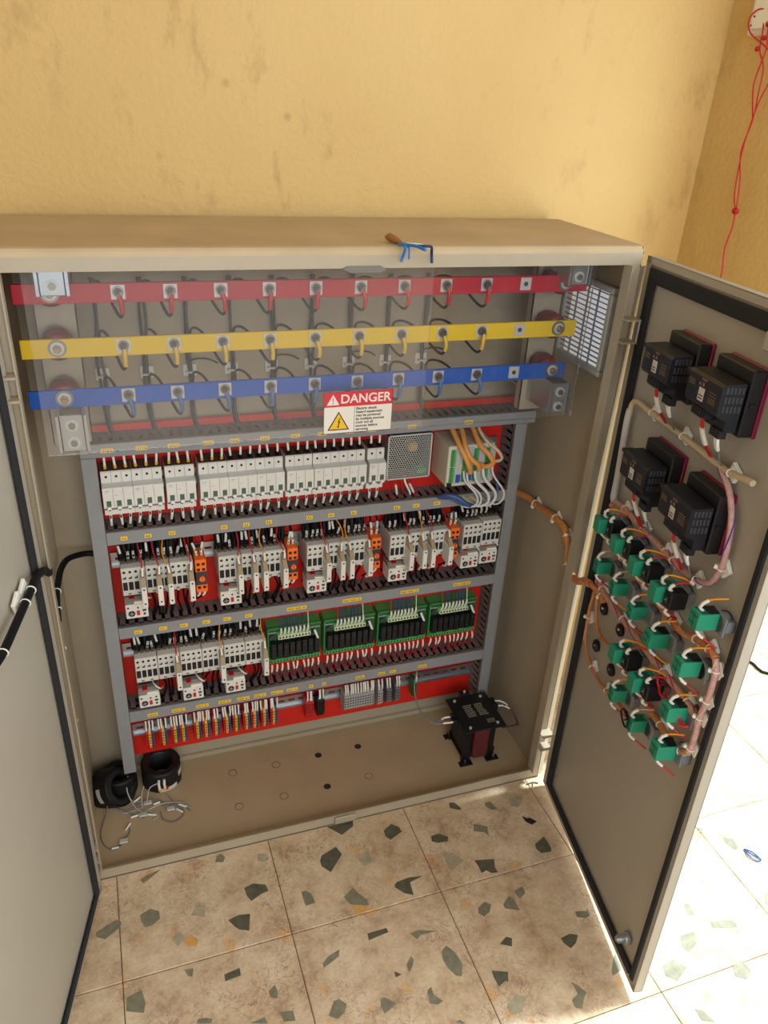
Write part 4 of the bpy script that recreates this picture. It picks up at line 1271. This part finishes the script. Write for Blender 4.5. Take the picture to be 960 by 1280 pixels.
sg = thing('danger_sign', (.4610, .0565, .9185), 'red and white DANGER sticker on the acrylic sheet', 'sign')
SW, SH, SR = .1235, .0755, .0270
SWH = mat('sign_white', (226, 218, 204), .5); SRED = mat('sign_red', (206, 44, 62), .5); SBLK = mat('sign_black', (24, 20, 18), .5); SYEL = mat('sign_yellow', (232, 184, 40), .5)
q = MB(SWH); q.box(0, SW, 0, .0008, 0, SH); q.build('backing', sg)
q = MB(SRED); q.box(.0004, SW - .0004, -.0002, .0002, SH - SR, SH - .0004); q.build('header', sg)
q = MB(SBLK)
for a, b, c_, d in ((0, SW, SH - .0005, SH), (0, SW, 0, .0005), (0, .0005, 0, SH), (SW - .0005, SW, 0, SH), (.0545, .0550, 0, SH - SR)): q.box(a, b, -.0004, 0, c_, d)
q.build('border', sg)


def tri(q, cx, z0, w, h, y): q.prism([(cx - w / 2, z0), (cx + w / 2, z0), (cx, z0 + h)], y - .0002, y, 'y')


q = MB(SWH); tri(q, .0160, SH - SR + .0035, .0225, .0190, -.0003); q.m(SRED); q.prism([(.0150, SH - SR + .016), (.0170, SH - SR + .016), (.0164, SH - SR + .0095), (.0156, SH - SR + .0095)], -.0007, -.0005, 'y'); q.box(.0151, .0169, -.0007, -.0005, SH - SR + .0058, SH - SR + .0080)
q.build('alert_symbol', sg)
q = MB(SBLK); tri(q, .0265, .0060, .0390, .0340, -.0003); q.m(SYEL); tri(q, .0265, .0080, .0325, .0285, -.0006); q.m(SBLK)
q.prism([(.0285, .0285), (.0250, .0205), (.0268, .0205), (.0252, .0135), (.0240, .0140), (.0256, .0098), (.0280, .0132), (.0267, .0134), (.0292, .0222), (.0272, .0222), (.0300, .0285)], -.0011, -.0009, 'y')
q.build('shock_symbol', sg)


def text(body, parent, loc, size, m_, name, sx=1.0, M0=None, bold=0.0, align='LEFT'):
    cu = bpy.data.curves.new(name, 'FONT')
    cu.body = body; cu.size = size; cu.extrude = .00015; cu.offset = bold; cu.align_x = align
    cu.materials.append(m_)
    o = bpy.data.objects.new(name, cu); C.objects.link(o); o.parent = parent
    bpy.context.view_layer.update()
    me = bpy.data.meshes.new_from_object(o.evaluated_get(bpy.context.evaluated_depsgraph_get()))
    bpy.data.objects.remove(o); bpy.data.curves.remove(cu)
    if not me.materials: me.materials.append(m_)
    return link(name, me, parent, M=(M0 or Matrix.Identity(4)) @ Matrix.Translation(loc) @ Matrix.Rotation(PI / 2, 4, 'X') @ Matrix.Diagonal((sx, 1, 1, 1)))


text('DANGER', sg, (.0290, -.0004, SH - SR + .0062), .0225, SWH, 'danger_lettering', 1.0, bold=.0004)
for i, s_ in enumerate(('Electric shock', 'hazard equipment', 'may be powered', 'by multiple sources', 'Lock out all', 'sources before', 'servicing')):
    text(s_, sg, (.0575, -.0003, .0415 - i * .0064), .0066, SBLK, 'warning_text', 1.0, bold=.0001)

# ---------------------------------------------------------------- transformer on the cabinet floor
tf = thing('transformer', (.879, .130, .0045), 'black transformer with maroon winding standing on the cabinet floor', 'transformer')
q = MB(MAROON); q.cbox(-.019, .021, -.050, .050, .012, .112, .004); q.build('winding', tf)
q = MB(BLACK)
for i in range(9): q.cbox(-.040, -.022, -.040 + i * .009, -.0325 + i * .009, .008, .108, .0006); q.cbox(.024, .040, -.040 + i * .009, -.0325 + i * .009, .008, .108, .0006)
q.box(-.040, .040, -.038, .038, .008, .026); q.build('core', tf)
for sx in (-1, 1):
    for sy in (-1, 1):
        q = MB(BLACK); q.cbox(*sorted((sx * .018, sx * .052)), *sorted((sy * .040, sy * .056)), 0, .0025, .0005); q.cbox(*sorted((sx * .020, sx * .044)), *sorted((sy * .038, sy * .0405)), 0, .030, .0005)
        q.cyl((sx * .038, sy * .049, .002), (sx * .038, sy * .049, .010), .006, 6); q.m(ZINC); q.cyl((sx * .038, sy * .049, .010), (sx * .038, sy * .049, .012), .003, 8)
        q.build('foot', tf)
TPL = mat('plate_black', (22, 22, 24), .42)
q = MB(TPL); q.cbox(-.055, .054, -.063, .060, .114, .118, .0008); q.cbox(-.012, .012, .058, .076, .108, .122, .001); q.build('terminal_plate', tf)
q = MB(TIN)
for x, y in ((-.036, -.050), (.036, -.050), (-.036, .046), (.034, .046), (.0, .068)): q.cyl((x, y, .118 if y < .06 else .122), (x, y, .1215 if y < .06 else .1255), .0034, 10)
q.build('plate_screw', tf)
q = MB(mat('print_pale', (150, 142, 124), .6))
for r in range(7):
    for cx, w in ((-.024, .020), (.006, .018)):
        x = cx
        while x < cx + w:
            l = random.uniform(.002, .005); q.box(x, x + l, .022 - r * .0062, .0252 - r * .0062, .1180, .1184); x += l + .0012
for r in range(3):
    x = .014
    while x < .034: l = random.uniform(.002, .004); q.box(x, x + l, -.034 - r * .0046, -.0318 - r * .0046, .1180, .1184); x += l + .001
q.build('plate_print', tf)
q = MB(BLACK)
for y in (.010, .028): q.cbox(.050, .064, y - .007, y + .007, .104, .120, .001)
for y in (-.012, .006): q.cbox(-.062, -.050, y - .006, y + .006, .104, .118, .001)
q.build('terminal', tf)
for y, z2 in ((.010, 0), (.028, 0)):
    wire(tf, [(.060, y, .112), (.080, y - .006, .114), (.100, y * .5 - .010, .100), (.106, -.030, .080), (.090, -.046, .094), (.050, -.052, .100)], .0020, mat('wire_dark_red', (92, 50, 52), .5), (.04, .26), .0024)
for y in (-.012, .006):
    wire(tf, [(-.060, y, .110), (-.078, y + .004, .108), (-.108, .004, .104), (-.130, .040, .118), (-.132, .080, .150), (-.124, .094, .200), (-.122, .098, .228)], .0020, WGREY, (.02, .12), .0026)

# ---------------------------------------------------------------- wrapped ring transformers and their leads
TAPE = mat('black_tape', (16, 16, 17), .55, noise=.3, scale=40, bump=.3, bscale=60)


def ring_tf(M, label, extra):
    t = thing('ring_transformer', (0, 0, 0), label, 'transformer', 'taped ring transformers on the cabinet floor', M=M)
    q = MB(TAPE); q.lathe([(.026, .004), (.026, .054), (.030, .058), (.040, .056), (.0435, .050), (.0435, .006), (.040, .001), (.030, 0), (.026, .004)], n=32)
    q.build('core', t)
    q = MB(TAPE)
    for i in range(26):
        a = i * 2 * PI / 26
        R_ = Matrix.Rotation(a, 4, 'Z')
        q.box(.0255, .0442, -.0046, .0046, .0003, .0008, M=R_); q.prism([(.0434, .002), (.0441, .004), (.0441, .054), (.043, .056)], -.0046, .0046, 'y', M=R_); q.box(.030, .0405, -.0046, .0046, .0568, .0578, M=R_)
    q.build('tape_wrap', t)
    q = MB(mat('tag_white', (206, 200, 188), .6))
    for a, z0, z1, wd in extra:
        pts = [(.0446 * math.cos(a + k * wd / 6), .0446 * math.sin(a + k * wd / 6)) for k in range(7)]
        for k in range(6):
            (x0, y0), (x1, y1) = pts[k], pts[k + 1]
            q.add([(x0, y0, z0), (x1, y1, z0), (x1, y1, z1), (x0, y0, z1)], [(0, 1, 2, 3)])
    q.build('paper_tag', t)
    return t


r1 = ring_tf(Matrix.Translation((.137, .236, .0048)) @ Matrix.Rotation(.05, 4, 'X'), 'taped black ring transformer lying flat right of the upright duct', [(-1.75, .004, .016, .95), (-.62, .026, .042, .7)])
q = MB(PALE)
for dx in (-.008, .004): q.tube([(dx, -.046, .020), (dx - .001, -.0475, .034), (dx, -.046, .046)], .0030, 8)
q.m(YEL)
for dx in (-.008, .004): q.tube([(dx, -.0465, .014), (dx, -.0475, .020)], .0036, 8)
q.m(TRED); q.tube([(.008, -.0465, .016), (.009, -.048, .022)], .0030, 8)
q.build('lead_sleeve', r1)
r2 = ring_tf(Matrix.Translation((.012, .226, .018)) @ Matrix.Rotation(.9, 4, 'Y') @ Matrix.Rotation(.55, 4, 'X'), 'taped black ring transformer leaning in the left corner of the cabinet', [(-2.6, .024, .036, .75)])
q = MB(TRED); q.tube([(.036, -.032, .030), (.040, -.040, .040)], .0036, 8); q.m(YEL); q.tube([(.034, -.036, .026), (.038, -.045, .032)], .0034, 8); q.build('lead_sleeve', r2)
r3 = ring_tf(Matrix.Translation((.045, .2325, .0052)) @ Matrix.Scale(.86, 4), 'taped black ring transformer lying under the foot of the upright duct', [(-2.9, .02, .03, .3)])

Zf = .0068
leads = thing('lead_tangle', (.09, .15, .0045), 'tangle of thin grey leads with white connectors on the cabinet floor', 'wires')
def fl_(pts): return [(x - .09, y - .15, z - .0045) for x, y, z in pts]
LEADS = [
 [(.064, .214, .055), (.060, .190, .030), (.0827, .1506, Zf), (.1264, .1588, Zf), (.1694, .1511, Zf), (.1897, .1289, Zf)],
 [(.0315, .229, .02), (.030, .1832, Zf), (.052, .160, Zf), (.0768, .1386, Zf), (.0899, .1303, Zf)],
 [(.020, .190, .04), (.012, .160, .012), (.0001, .1218, Zf), (.002, .0882, Zf), (.018, .066, Zf), (.0368, .0678, Zf), (.056, .0961, Zf), (.058, .112, Zf)],
 [(.128, .190, .040), (.108, .184, .036), (.100, .170, .018), (.0960, .1706, Zf), (.0677, .1875, Zf), (.042, .178, Zf), (.050, .155, Zf), (.085, .160, Zf)],
 [(.1246, .1385, Zf), (.1300, .1129, Zf), (.150, .100, Zf), (.1700, .1100, Zf), (.1732, .1300, Zf), (.1519, .1515, Zf), (.13, .15, Zf)],
 [(.030, .200, .03), (.026, .186, .010), (.040, .168, Zf), (.060, .160, Zf), (.0929, .1755, Zf), (.1212, .1733, Zf), (.135, .160, Zf)],
 [(.096, .18, .05), (.09, .176, .03), (.088, .160, Zf), (.095, .150, Zf), (.110, .140, Zf), (.118, .125, Zf), (.106, .118, Zf)],
 [(.142, .18, .012), (.150, .170, Zf), (.158, .150, Zf), (.176, .140, Zf), (.188, .122, Zf)],
]
for i, L_ in enumerate(LEADS):
    q = MB(WGREY if i % 3 else LGREY); q.tube(smooth_path(fl_(L_), 6), .0013 if i else .0016, 6); q.build('lead', leads)
for a, b in (((.0500, .1070, Zf + .001), (.060, .122, Zf + .001)), ((.062, .138, Zf + .001), (.078, .140, Zf + .001)), ((.098, .136, Zf + .001), (.116, .130, Zf + .001)), ((.160, .134, Zf + .001), (.172, .122, Zf + .001)), ((.166, .146, Zf + .001), (.182, .134, Zf + .001)), ((.070, .178, Zf + .002), (.086, .186, Zf + .006)), ((.112, .160, Zf + .002), (.126, .163, Zf + .002)), ((.020, .066, Zf + .001), (.034, .066, Zf + .001))):
    q = MB(PALE); q.tube(fl_([a, b]), .0022, 8); q.build('connector', leads)
q = MB(mat('clear_tape', (186, 180, 168), .3))
for c_ in ((.088, .138, .009), (.100, .168, .010), (.148, .138, .009), (.044, .078, .009)):
    q.cbox(*[v for k in range(3) for v in ((c_[k] - (.09, .15, .0045)[k]) - (.009, .006, .002)[k], (c_[k] - (.09, .15, .0045)[k]) + (.009, .006, .002)[k])], .0015)
q.build('tape_wrap', leads)

# ---------------------------------------------------------------- cables on the side walls
def tie(q, p, d, r, flat=.0045):
    """cable tie ring around a cable at p with direction d"""
    d = Vector(d).normalized(); u = d.orthogonal().normalized(); w = d.cross(u); p = Vector(p)
    q.tube([p + u * (r + .0008) * math.cos(a * PI / 6) + w * (r + .0008) * math.sin(a * PI / 6) for a in range(12)], .0011, 4, closed=True)
    q.cbox(-.003, .003, -.003, .003, r, r + .005, .0005, M=Matrix.Translation(p) @ u.to_track_quat('Z', 'Y').to_matrix().to_4x4())


def harness(name, label, pts, r, m_, ties=(), mounts=None, M=None, cat='cable', group=None, mount_axis='x', n=9, extra=None):
    o0 = Vector(pts[0])
    if M is not None: Mt = M @ Matrix.Translation(o0)
    t = thing(name, tuple(o0), label, cat, group, M=Mt if M is not None else None)
    P = [Vector(p) - o0 for p in pts]
    path = smooth_path(P, 6)
    q = MB(m_); q.tube(path, r, n); q.build('cable_sheath', t)
    if extra:
        for k, em in enumerate(extra):       # loose wires that show on the outside of the bundle
            q = MB(em); ph = k * 2.1
            pp = []
            for i, p in enumerate(path):
                d = (path[min(i + 1, len(path) - 1)] - path[max(i - 1, 0)]).normalized(); u = d.cross(Vector((.1, .99, .1))).normalized(); w = d.cross(u)
                a = ph + i * .32
                pp.append(p + (u * math.cos(a) + w * math.sin(a)) * r * .92)
            q.tube(pp, .0012, 5); q.build('bundle_wire', t)
    for i in ties:
        p = P[i]; a = P[max(0, i - 1)]; b = P[min(len(P) - 1, i + 1)]
        q = MB(PALE); tie(q, p, b - a, r)
        if mounts:
            Q = Matrix.Translation(p) @ Matrix.Rotation(random.uniform(-.3, .3) + .5, 4, mount_axis.upper())
            s_ = mounts
            if mount_axis == 'x': q.cbox(s_[0], s_[1], -.011, .011, -.011, .011, .001, M=Q)
            else: q.cbox(-.011, .011, s_[0], s_[1], -.011, .011, .001, M=Q)
        q.build('cable_tie', t)
    return t


harness('cable_harness', 'orange wire harness tied along the inside of the right cabinet wall', [(.930, .255, .652), (.965, .250, .6557), (.986, .215, .655), (.988, .1873, .6544), (.988, .145, .659), (.988, .101, .6641), (.988, .066, .662), (.988, .0496, .650), (.988, .034, .626), (.986, .026, .594), (.984, -.002, .582), (.980, -.030, .588), (.978, -.052, .604), (.974, -.075, .612)], .0078, HARN, (3, 5, 7, 9), (.006, .010), extra=(HPINK, WORG))
harness('door_cable', 'black cable running from the left duct to the left cabinet flange', [(.064, .250, .620), (.040, .250, .624), (.012, .225, .632), (.000, .185, .636), (-.003, .130, .643), (-.004, .090, .648), (-.004, .070, .644), (-.004, .052, .638), (-.004, .036, .622)], .0058, CABLEB, (5, 7), (-.009, -.005))
harness('door_cable', 'black cable crossing from the left flange onto the left door', [(-.003, .020, .735), (-.002, .004, .742), (.000, -.016, .752), (-.004, -.040, .772), (-.012, -.075, .782), (-.017, -.110, .784), (-.023, -.140, .783), (-.032, -.180, .780), (-.046, -.240, .776), (-.058, -.280, .778)], .0060, CABLEB, (5, 6, 8), None)
for s_, z_, lb in ((.098, .770, 'nearest the hinge'), (.128, .768, 'second from the hinge'), (.235, .764, 'farthest from the hinge')):
    q = MB(PALE)
    q.cbox(-.013, .013, .0005, .006, -.013, .013, .001)
    mt = thing('tie_mount', (0, 0, 0), 'white adhesive tie mount on the left door, ' + lb, 'tie mount', 'tie mounts on the left door', M=ML @ Matrix.Translation((s_, 0, z_)) @ Matrix.Rotation(.4, 4, 'Y'))
    q.build('mount_plate', mt)

# ---------------------------------------------------------------- things on the right door
# door frame: x along the door from its hinge, z up, y negative towards the viewer
def on_door(name, s, z, label, cat, group=None): return thing(name, (0, 0, 0), label, cat, group, M=MR @ Matrix.Translation((s, .0035, z)))


def meter_parts():
    parts = []
    q = MB(BLACK); q.cbox(-.0465, .0465, -.026, -.006, -.0465, .0465, .002); parts.append(('front_collar', q.mesh('front_collar')))
    q = MB(MAGENTA); q.cbox(-.0478, .0478, -.006, .0, -.0478, .0478, .0015); parts.append(('bezel', q.mesh('bezel')))
    q = MB(NAVY)
    q.prism([(-.030, -.040), (-.048, -.040), (-.048, -.024), (-.062, -.018), (-.064, -.014), (-.064, .022), (-.060, .026), (-.030, .028)], -.044, .044)
    q.m(DGREY)
    for j in range(3):
        for i in range(5): q.box(.0438, .0446, -.058 + i * .0056, -.0545 + i * .0056, -.012 + j * .013, -.003 + j * .013); q.box(-.0446, -.0438, -.058 + i * .0056, -.0545 + i * .0056, -.012 + j * .013, -.003 + j * .013)
    parts.append(('housing', q.mesh('housing')))
    q = MB(BLACK)
    for i in range(6): q.cbox(-.026 + i * .007, -.0205 + i * .007, -.060, -.046, -.032, -.020, .0006)
    for i in range(5): q.cbox(.018 + i * .005, .022 + i * .005, -.052, -.040, -.050, -.038, .0005)
    q.cbox(.044, .050, -.022, -.014, -.004, .002, .0008); q.cbox(-.060, -.044, -.060, -.040, .016, .022, .0008)
    parts.append(('terminal_plug', q.mesh('terminal_plug')))
    q = MB(mat('tag_white', (206, 200, 188), .6)); q.box(-.010, .004, -.0646, -.064, -.010, .008); parts.append(('white_tag', q.mesh('white_tag')))
    q = MB(mat('print_tan', (140, 112, 84), .6))
    def dashes(x0, x1, z):
        x = x0
        while x < x1:
            l = random.uniform(.002, .004); q.box(x, min(x + l, x1), -.0643, -.0640, z, z + .0010); x += l + .0010
    dashes(-.008, .006, .0200); dashes(-.008, .006, .0185)
    for z in (.012, .009, .006): dashes(-.040, -.024, z)
    for z in (.008, .004, 0, -.003, -.006): dashes(.016, .034, z)
    q.prism([(-.014, .0105), (-.008, .0105), (-.011, .0155)], -.0643, -.064, 'y'); q.box(-.004, 0, -.0643, -.064, .0105, .0155)
    parts.append(('printing', q.mesh('printing')))
    q = MB(BLACK)
    for j in range(2): q.box(-.0085, .0025, -.0649, -.0646, -.003 - j * .004, -.0015 - j * .004)
    parts.append(('tag_print', q.mesh('tag_print')))
    return parts


MP = meter_parts()
for s, z, lb, red_ in ((.2185, 1.077, 'upper left black panel meter, nearest the hinge', 0), (.3615, 1.079, 'upper right black panel meter with magenta bezel', 1), (.2185, .898, 'lower left black panel meter, nearest the hinge', 0), (.3615, .898, 'lower right black panel meter above the push buttons', 1)):
    t = on_door('panel_meter', s, z, lb + ' on the right door', 'meter', 'black panel meters seen from behind')
    for nm, me in MP: link(nm, me, t)
    hz = (.975 if z > 1 else .786) - z
    for k in range(2):
        wire(t, [(-.004 + k * .004, -.052, -.026), (-.006 + k * .003, -.050, -.046), (-.012 + k * .003, -.036, -.074), (-.016 + k * .003, -.018, hz + .006)], .0019, WRED, (.30, .68), .0034)
    for k in range(2):
        wire(t, [(.026 + k * .006, -.046, -.046), (.028 + k * .005, -.044, -.060), (.022, -.030, -.082), (.010, -.014, hz + .002)], .0014, WGREY, (.08, .40), .0026)

LENSP = mat('collar_grey', (122, 126, 130), .4)


def block_meshes():
    q = MB(GREENB); q.cbox(-.0125, .0120, -.057, -.016, -.0140, .0140, .0012); q.m(GREEND); q.box(-.0129, -.0124, -.052, -.024, -.010, .010); q.box(-.008, .008, -.050, -.026, .0138, .0143)
    g1 = q.mesh('contact_block')
    q = MB(NAVY); q.cbox(.0125, .0345, -.043, -.014, -.015, .015, .002); q.m(DGREY); q.cbox(.020, .027, -.0455, -.043, -.006, .006, .0008); q.m(LGREY); q.box(.0215, .0255, -.0462, -.0455, -.0005, .0007)
    b1 = q.mesh('lamp_block')
    q = MB(LENSP); q.cyl((.010, 0, 0), (.010, -.016, 0), .0150, 20); q.cbox(-.006, .030, -.016, -.012, -.016, .016, .002); q.cbox(.024, .032, -.014, 0, -.006, .012, .001); q.m(mat('ring_dark', (70, 74, 78), .4)); q.cyl((.010, 0, 0), (.010, -.003, 0), .0165, 20)
    c1 = q.mesh('mounting_collar')
    q = MB(GREENB); q.cbox(-.0105, .0105, -.043, -.012, -.0125, .0125, .001)
    q.m(GREEND); q.box(-.0108, -.0104, -.040, -.018, -.010, .010); q.box(-.008, .008, -.0434, -.0428, .004, .0065); q.box(-.008, .008, -.0434, -.0428, -.008, -.006); q.box(-.001, .001, -.0436, -.0428, -.0125, .0125); q.cyl((-.005, -.043, .009), (-.005, -.0436, .009), .0018, 8); q.cyl((.005, -.043, -.0095), (.005, -.0436, -.0095), .0018, 8); q.box(-.009, .009, -.038, -.020, .0124, .0128)
    s1 = q.mesh('contact_block')
    q = MB(GREENB); q.cbox(-.0125, .0125, -.048, -.012, -.0135, .0135, .001); q.m(GREEND)
    for a in (-.008, 0, .008): q.cyl((-.0122, -.040, a), (-.0130, -.040, a), .0022, 8); q.cyl((-.0122, -.026, a), (-.0130, -.026, a), .0022, 8)
    q.box(-.009, .009, -.0484, -.0478, .006, .008); q.box(-.009, .004, -.0484, -.0478, -.007, -.005); q.box(.0, .001, -.0484, -.0478, -.0135, .0135); q.box(-.010, .010, -.042, -.020, .0134, .0138); q.m(BLACK); q.box(-.010, .010, -.030, -.014, .0135, .0150)
    g2 = q.mesh('contact_block')
    return g1, b1, c1, s1, g2


G1, B1, C1, S1, G2 = block_meshes()
cols = [.115, .1905, .2660, .3455]
btn = []
for i, s in enumerate(cols): btn.append((s, .7515, 'b', 'lamp push button with green and black block in the top row, %s from the hinge' % ORD[i]))
for i, s in enumerate(cols): btn.append((s + .003, .664, 's' if i < 3 else 'S', 'push button with green contact block in the second row, %s from the hinge' % ORD[i]))
for i, s in enumerate(cols[2:]): btn.append((s + .002, .5745, 'b', 'lamp push button with green and black block in the third row, %s the hinge' % ('nearer' if i == 0 else 'farther from')))
for i, s in enumerate(cols[2:]): btn.append((s + .006, .488, 's', 'push button with green contact block in the bottom row, %s the hinge' % ('nearer' if i == 0 else 'farther from')))
for i, z in enumerate((.772, .682, .595, .517)): btn.append((.452 if i == 0 else .444, z, 'g', 'selector switch with green contact block, %s of the outer column' % ('topmost', 'second', 'third', 'lowest')[i]))
for s, z, k, lb in btn:
    t = on_door('push_button' if k != 'g' else 'selector_switch', s, z, lb, 'push button' if k != 'g' else 'switch', 'push buttons on the right door seen from behind' if k != 'g' else 'selector switches in the outer column')
    link('mounting_collar', C1, t)
    if k == 'b':
        link('contact_block', G1, t); link('lamp_block', B1, t)
        wire(t, [(.002, -.036, .010), (.001, -.046, .022), (.008, -.040, .034), (.022, -.022, .036), (.034, -.012, .032)], .0016, WORG, (.04, .42), .0029)
        wire(t, [(.022, -.036, .012), (.022, -.042, .020), (.026, -.030, .030), (.036, -.014, .034)], .0016, WRED, (.05, .42), .0030)
        wire(t, [(-.002, -.038, -.012), (-.003, -.042, -.022), (.001, -.028, -.032), (.016, -.012, -.042)], .0015, WRED, (.05, .50), .0027)
        wire(t, [(.022, -.036, -.014), (.021, -.040, -.024), (.018, -.026, -.036), (.014, -.012, -.044)], .0015, WRED, (.10, .55), .0028)
    else:
        link('contact_block', S1 if k in 's' else G2, t)
        wire(t, [(0, -.034, .011), (-.001, -.042, .020), (.004, -.032, .034), (.018, -.014, .044)], .0016, WORG if k == 'g' or random.random() < .4 else HPINK, (.04, .52), .0028)
        wire(t, [(.004, -.034, -.011), (.003, -.040, -.020), (.008, -.026, -.032), (.020, -.012, -.040)], .0016, WRED if random.random() < .6 else WORG, (.04, .52), .0028)
for s, z, lb in ((.111, .563, 'upper, nearest the hinge'), (.187, .566, 'upper, beside the third button row'), (.112, .476, 'lower, nearest the hinge'), (.187, .474, 'lower, beside the bottom button row')):
    t = on_door('blanking_plug', s, z, 'round black blanking plug in the right door, ' + lb, 'plug', 'black blanking plugs in the right door')
    q = MB(BLACK); q.cyl((0, -.001, 0), (0, -.006, 0), .0125, 20); q.cyl((0, -.006, 0), (0, -.009, 0), .0095, 20, .008); q.build('plug_body', t)
    q = MB(PALE if z > .5 else ZINC); q.cyl((.004, -.009, .004), (.004, -.0105, .004), .0022, 10); q.build('plug_latch', t)

OFF = -.008
def hd(pts): return [(s, OFF if len(p) == 2 else p[2], z) for p in pts for s, z in (p[:2],)]


H = dict(M=MR, mounts=(.004, .0105), mount_axis='y')
G_ = 'wire harnesses on the right door'
harness('door_harness', 'cream harness running level below the two upper meters', hd([(.064, .940), (.068, .966), (.085, .976), (.142, .976), (.196, .976), (.251, .976), (.300, .975), (.350, .974), (.392, .975), (.432, .982), (.446, .983)]), .0048, HCREAM, (3, 5, 8), group=G_, **H)
harness('door_harness', 'white sleeve running upright beside the hinge-side gasket', hd([(.064, .955), (.062, .93), (.066, .88), (.070, .822), (.070, .788), (.078, .778)]), .0062, HWHITE, (), group=G_, **H)
harness('door_harness', 'pink wrapped harness curving down along the free edge of the lower meters', hd([(.350, .974), (.378, .966), (.404, .948), (.424, .915), (.432, .871), (.431, .842), (.418, .812), (.398, .799), (.380, .793), (.366, .789)]), .0046, HPINK, (5, 8), group=G_, extra=(WPUR,), **H)
harness('door_harness', 'pink harness with red wires running level above the top row of push buttons', hd([(.070, .767), (.082, .780), (.120, .785), (.160, .786), (.200, .786), (.240, .786), (.280, .786), (.309, .786), (.345, .788), (.368, .790)]), .0054, HPINK, (2, 4, 6, 7), group=G_, extra=(WRED, WORG), **H)
harness('door_harness', 'tan harness running level between the top and second button rows', hd([(.088, .706), (.110, .702), (.150, .700), (.200, .699), (.250, .699), (.300, .698), (.350, .697), (.390, .700), (.420, .712), (.455, .720), (.476, .718)]), .0056, HARN, (2, 4, 6, 8, 9), group=G_, extra=(HPINK, WRED), **H)
harness('door_harness', 'red and tan harness running level below the second button row', hd([(.076, .606), (.100, .602), (.147, .599), (.200, .600), (.250, .601), (.315, .602), (.360, .604), (.400, .607), (.440, .608), (.470, .607)]), .0056, HPINK, (1, 3, 6, 8), group=G_, extra=(WRED, WRED, WORG), **H)
harness('door_harness', 'tan harness running level below the third button row', hd([(.187, .530), (.220, .524), (.260, .520), (.300, .519), (.345, .519), (.390, .519), (.430, .518), (.460, .526), (.478, .542)]), .0056, HARN, (1, 3, 5, 7), group=G_, extra=(HPINK,), **H)
harness('door_harness', 'pink sleeve running upright along the outer column of switches', hd([(.476, .718), (.484, .700), (.486, .670), (.484, .645), (.480, .610), (.482, .580), (.480, .550), (.470, .530)]), .0050, HPINK, (1, 3, 4, 6), group=G_, extra=(HCREAM,), **H)
harness('door_harness', 'thin orange harness dropping from the hinge side to the bottom row', hd([(.085, .600), (.076, .580), (.069, .545), (.069, .515), (.074, .475), (.090, .448), (.125, .434), (.162, .431), (.200, .436), (.240, .444), (.275, .452), (.30, .458)]), .0036, HARN, (3, 6, 8), group=G_, extra=(HPINK,), **H)
harness('door_harness', 'thin brown harness beside the blanking plugs', hd([(.090, .602), (.088, .580), (.096, .550), (.115, .522), (.145, .516), (.190, .528)]), .0036, HARN, (), group=G_, **H)
t = on_door('red_wire_tangle', .412, .590, 'tangle of bright red wires at the outer end of the third-row harness', 'wires')
for k in range(7):
    a = k * 1.3
    q = MB(WRED); q.tube(smooth_path([(-.05 + .014 * k, -.014, .004 * math.sin(a)), (-.042 + .014 * k, -.026 - rnd(.006), .014 * math.cos(a)), (-.030 + .014 * k, -.030, .012 * math.sin(a + 2)), (-.022 + .014 * k, -.022, -.012 * math.cos(a)), (-.034 + .014 * k, -.018, -.010)]), .0019, 6); q.build('loose_wire', t)
t = on_door('rubber_loop', .350, .500, 'loose black loop of wire between the bottom row buttons', 'wire')
q = MB(CABLEB); q.tube(smooth_path([(0, -.050, .012), (-.014, -.050, .008), (-.018, -.050, -.004), (0, -.050, -.016), (.010, -.050, -.010), (.008, -.050, .006), (0, -.050, .010)]), .0016, 6); q.tube(smooth_path([(-.008, -.050, .008), (.004, -.050, .002), (-.002, -.050, -.006)]), .0014, 6); q.build('loop', t)
harness('door_harness', 'orange harness crossing the hinge gap onto the right door', [(.974, -.075, .612), (.975, -.095, .612), (.978, -.110, .608), (.974, -.125, .603)], .0056, HARN, (2,), None, extra=(WRED,))

# joined details too small to pick apart singly
for o in sc.objects:
    if o.parent and o.name.split('.')[0] in ('terminal_holes', 'tape_wrap', 'rail_slots', 'printing', 'plate_print', 'plug_holes', 'tag_print', 'connector', 'terminal_plug', 'grille_rib', 'panel_stud', 'face_plates', 'plate_screw', 'slotted_body', 'inner_board', 'core', 'warning_text', 'terminal', 'danger_lettering', 'border', 'paper_tag', 'lead_sleeve'):
        if o.name.split('.')[0] in ('terminal', 'connector', 'core') and o.parent.name.split('.')[0] in ('terminal_block', 'control_unit', 'lead_tangle', 'ring_transformer'): continue
        o['kind'] = 'stuff'
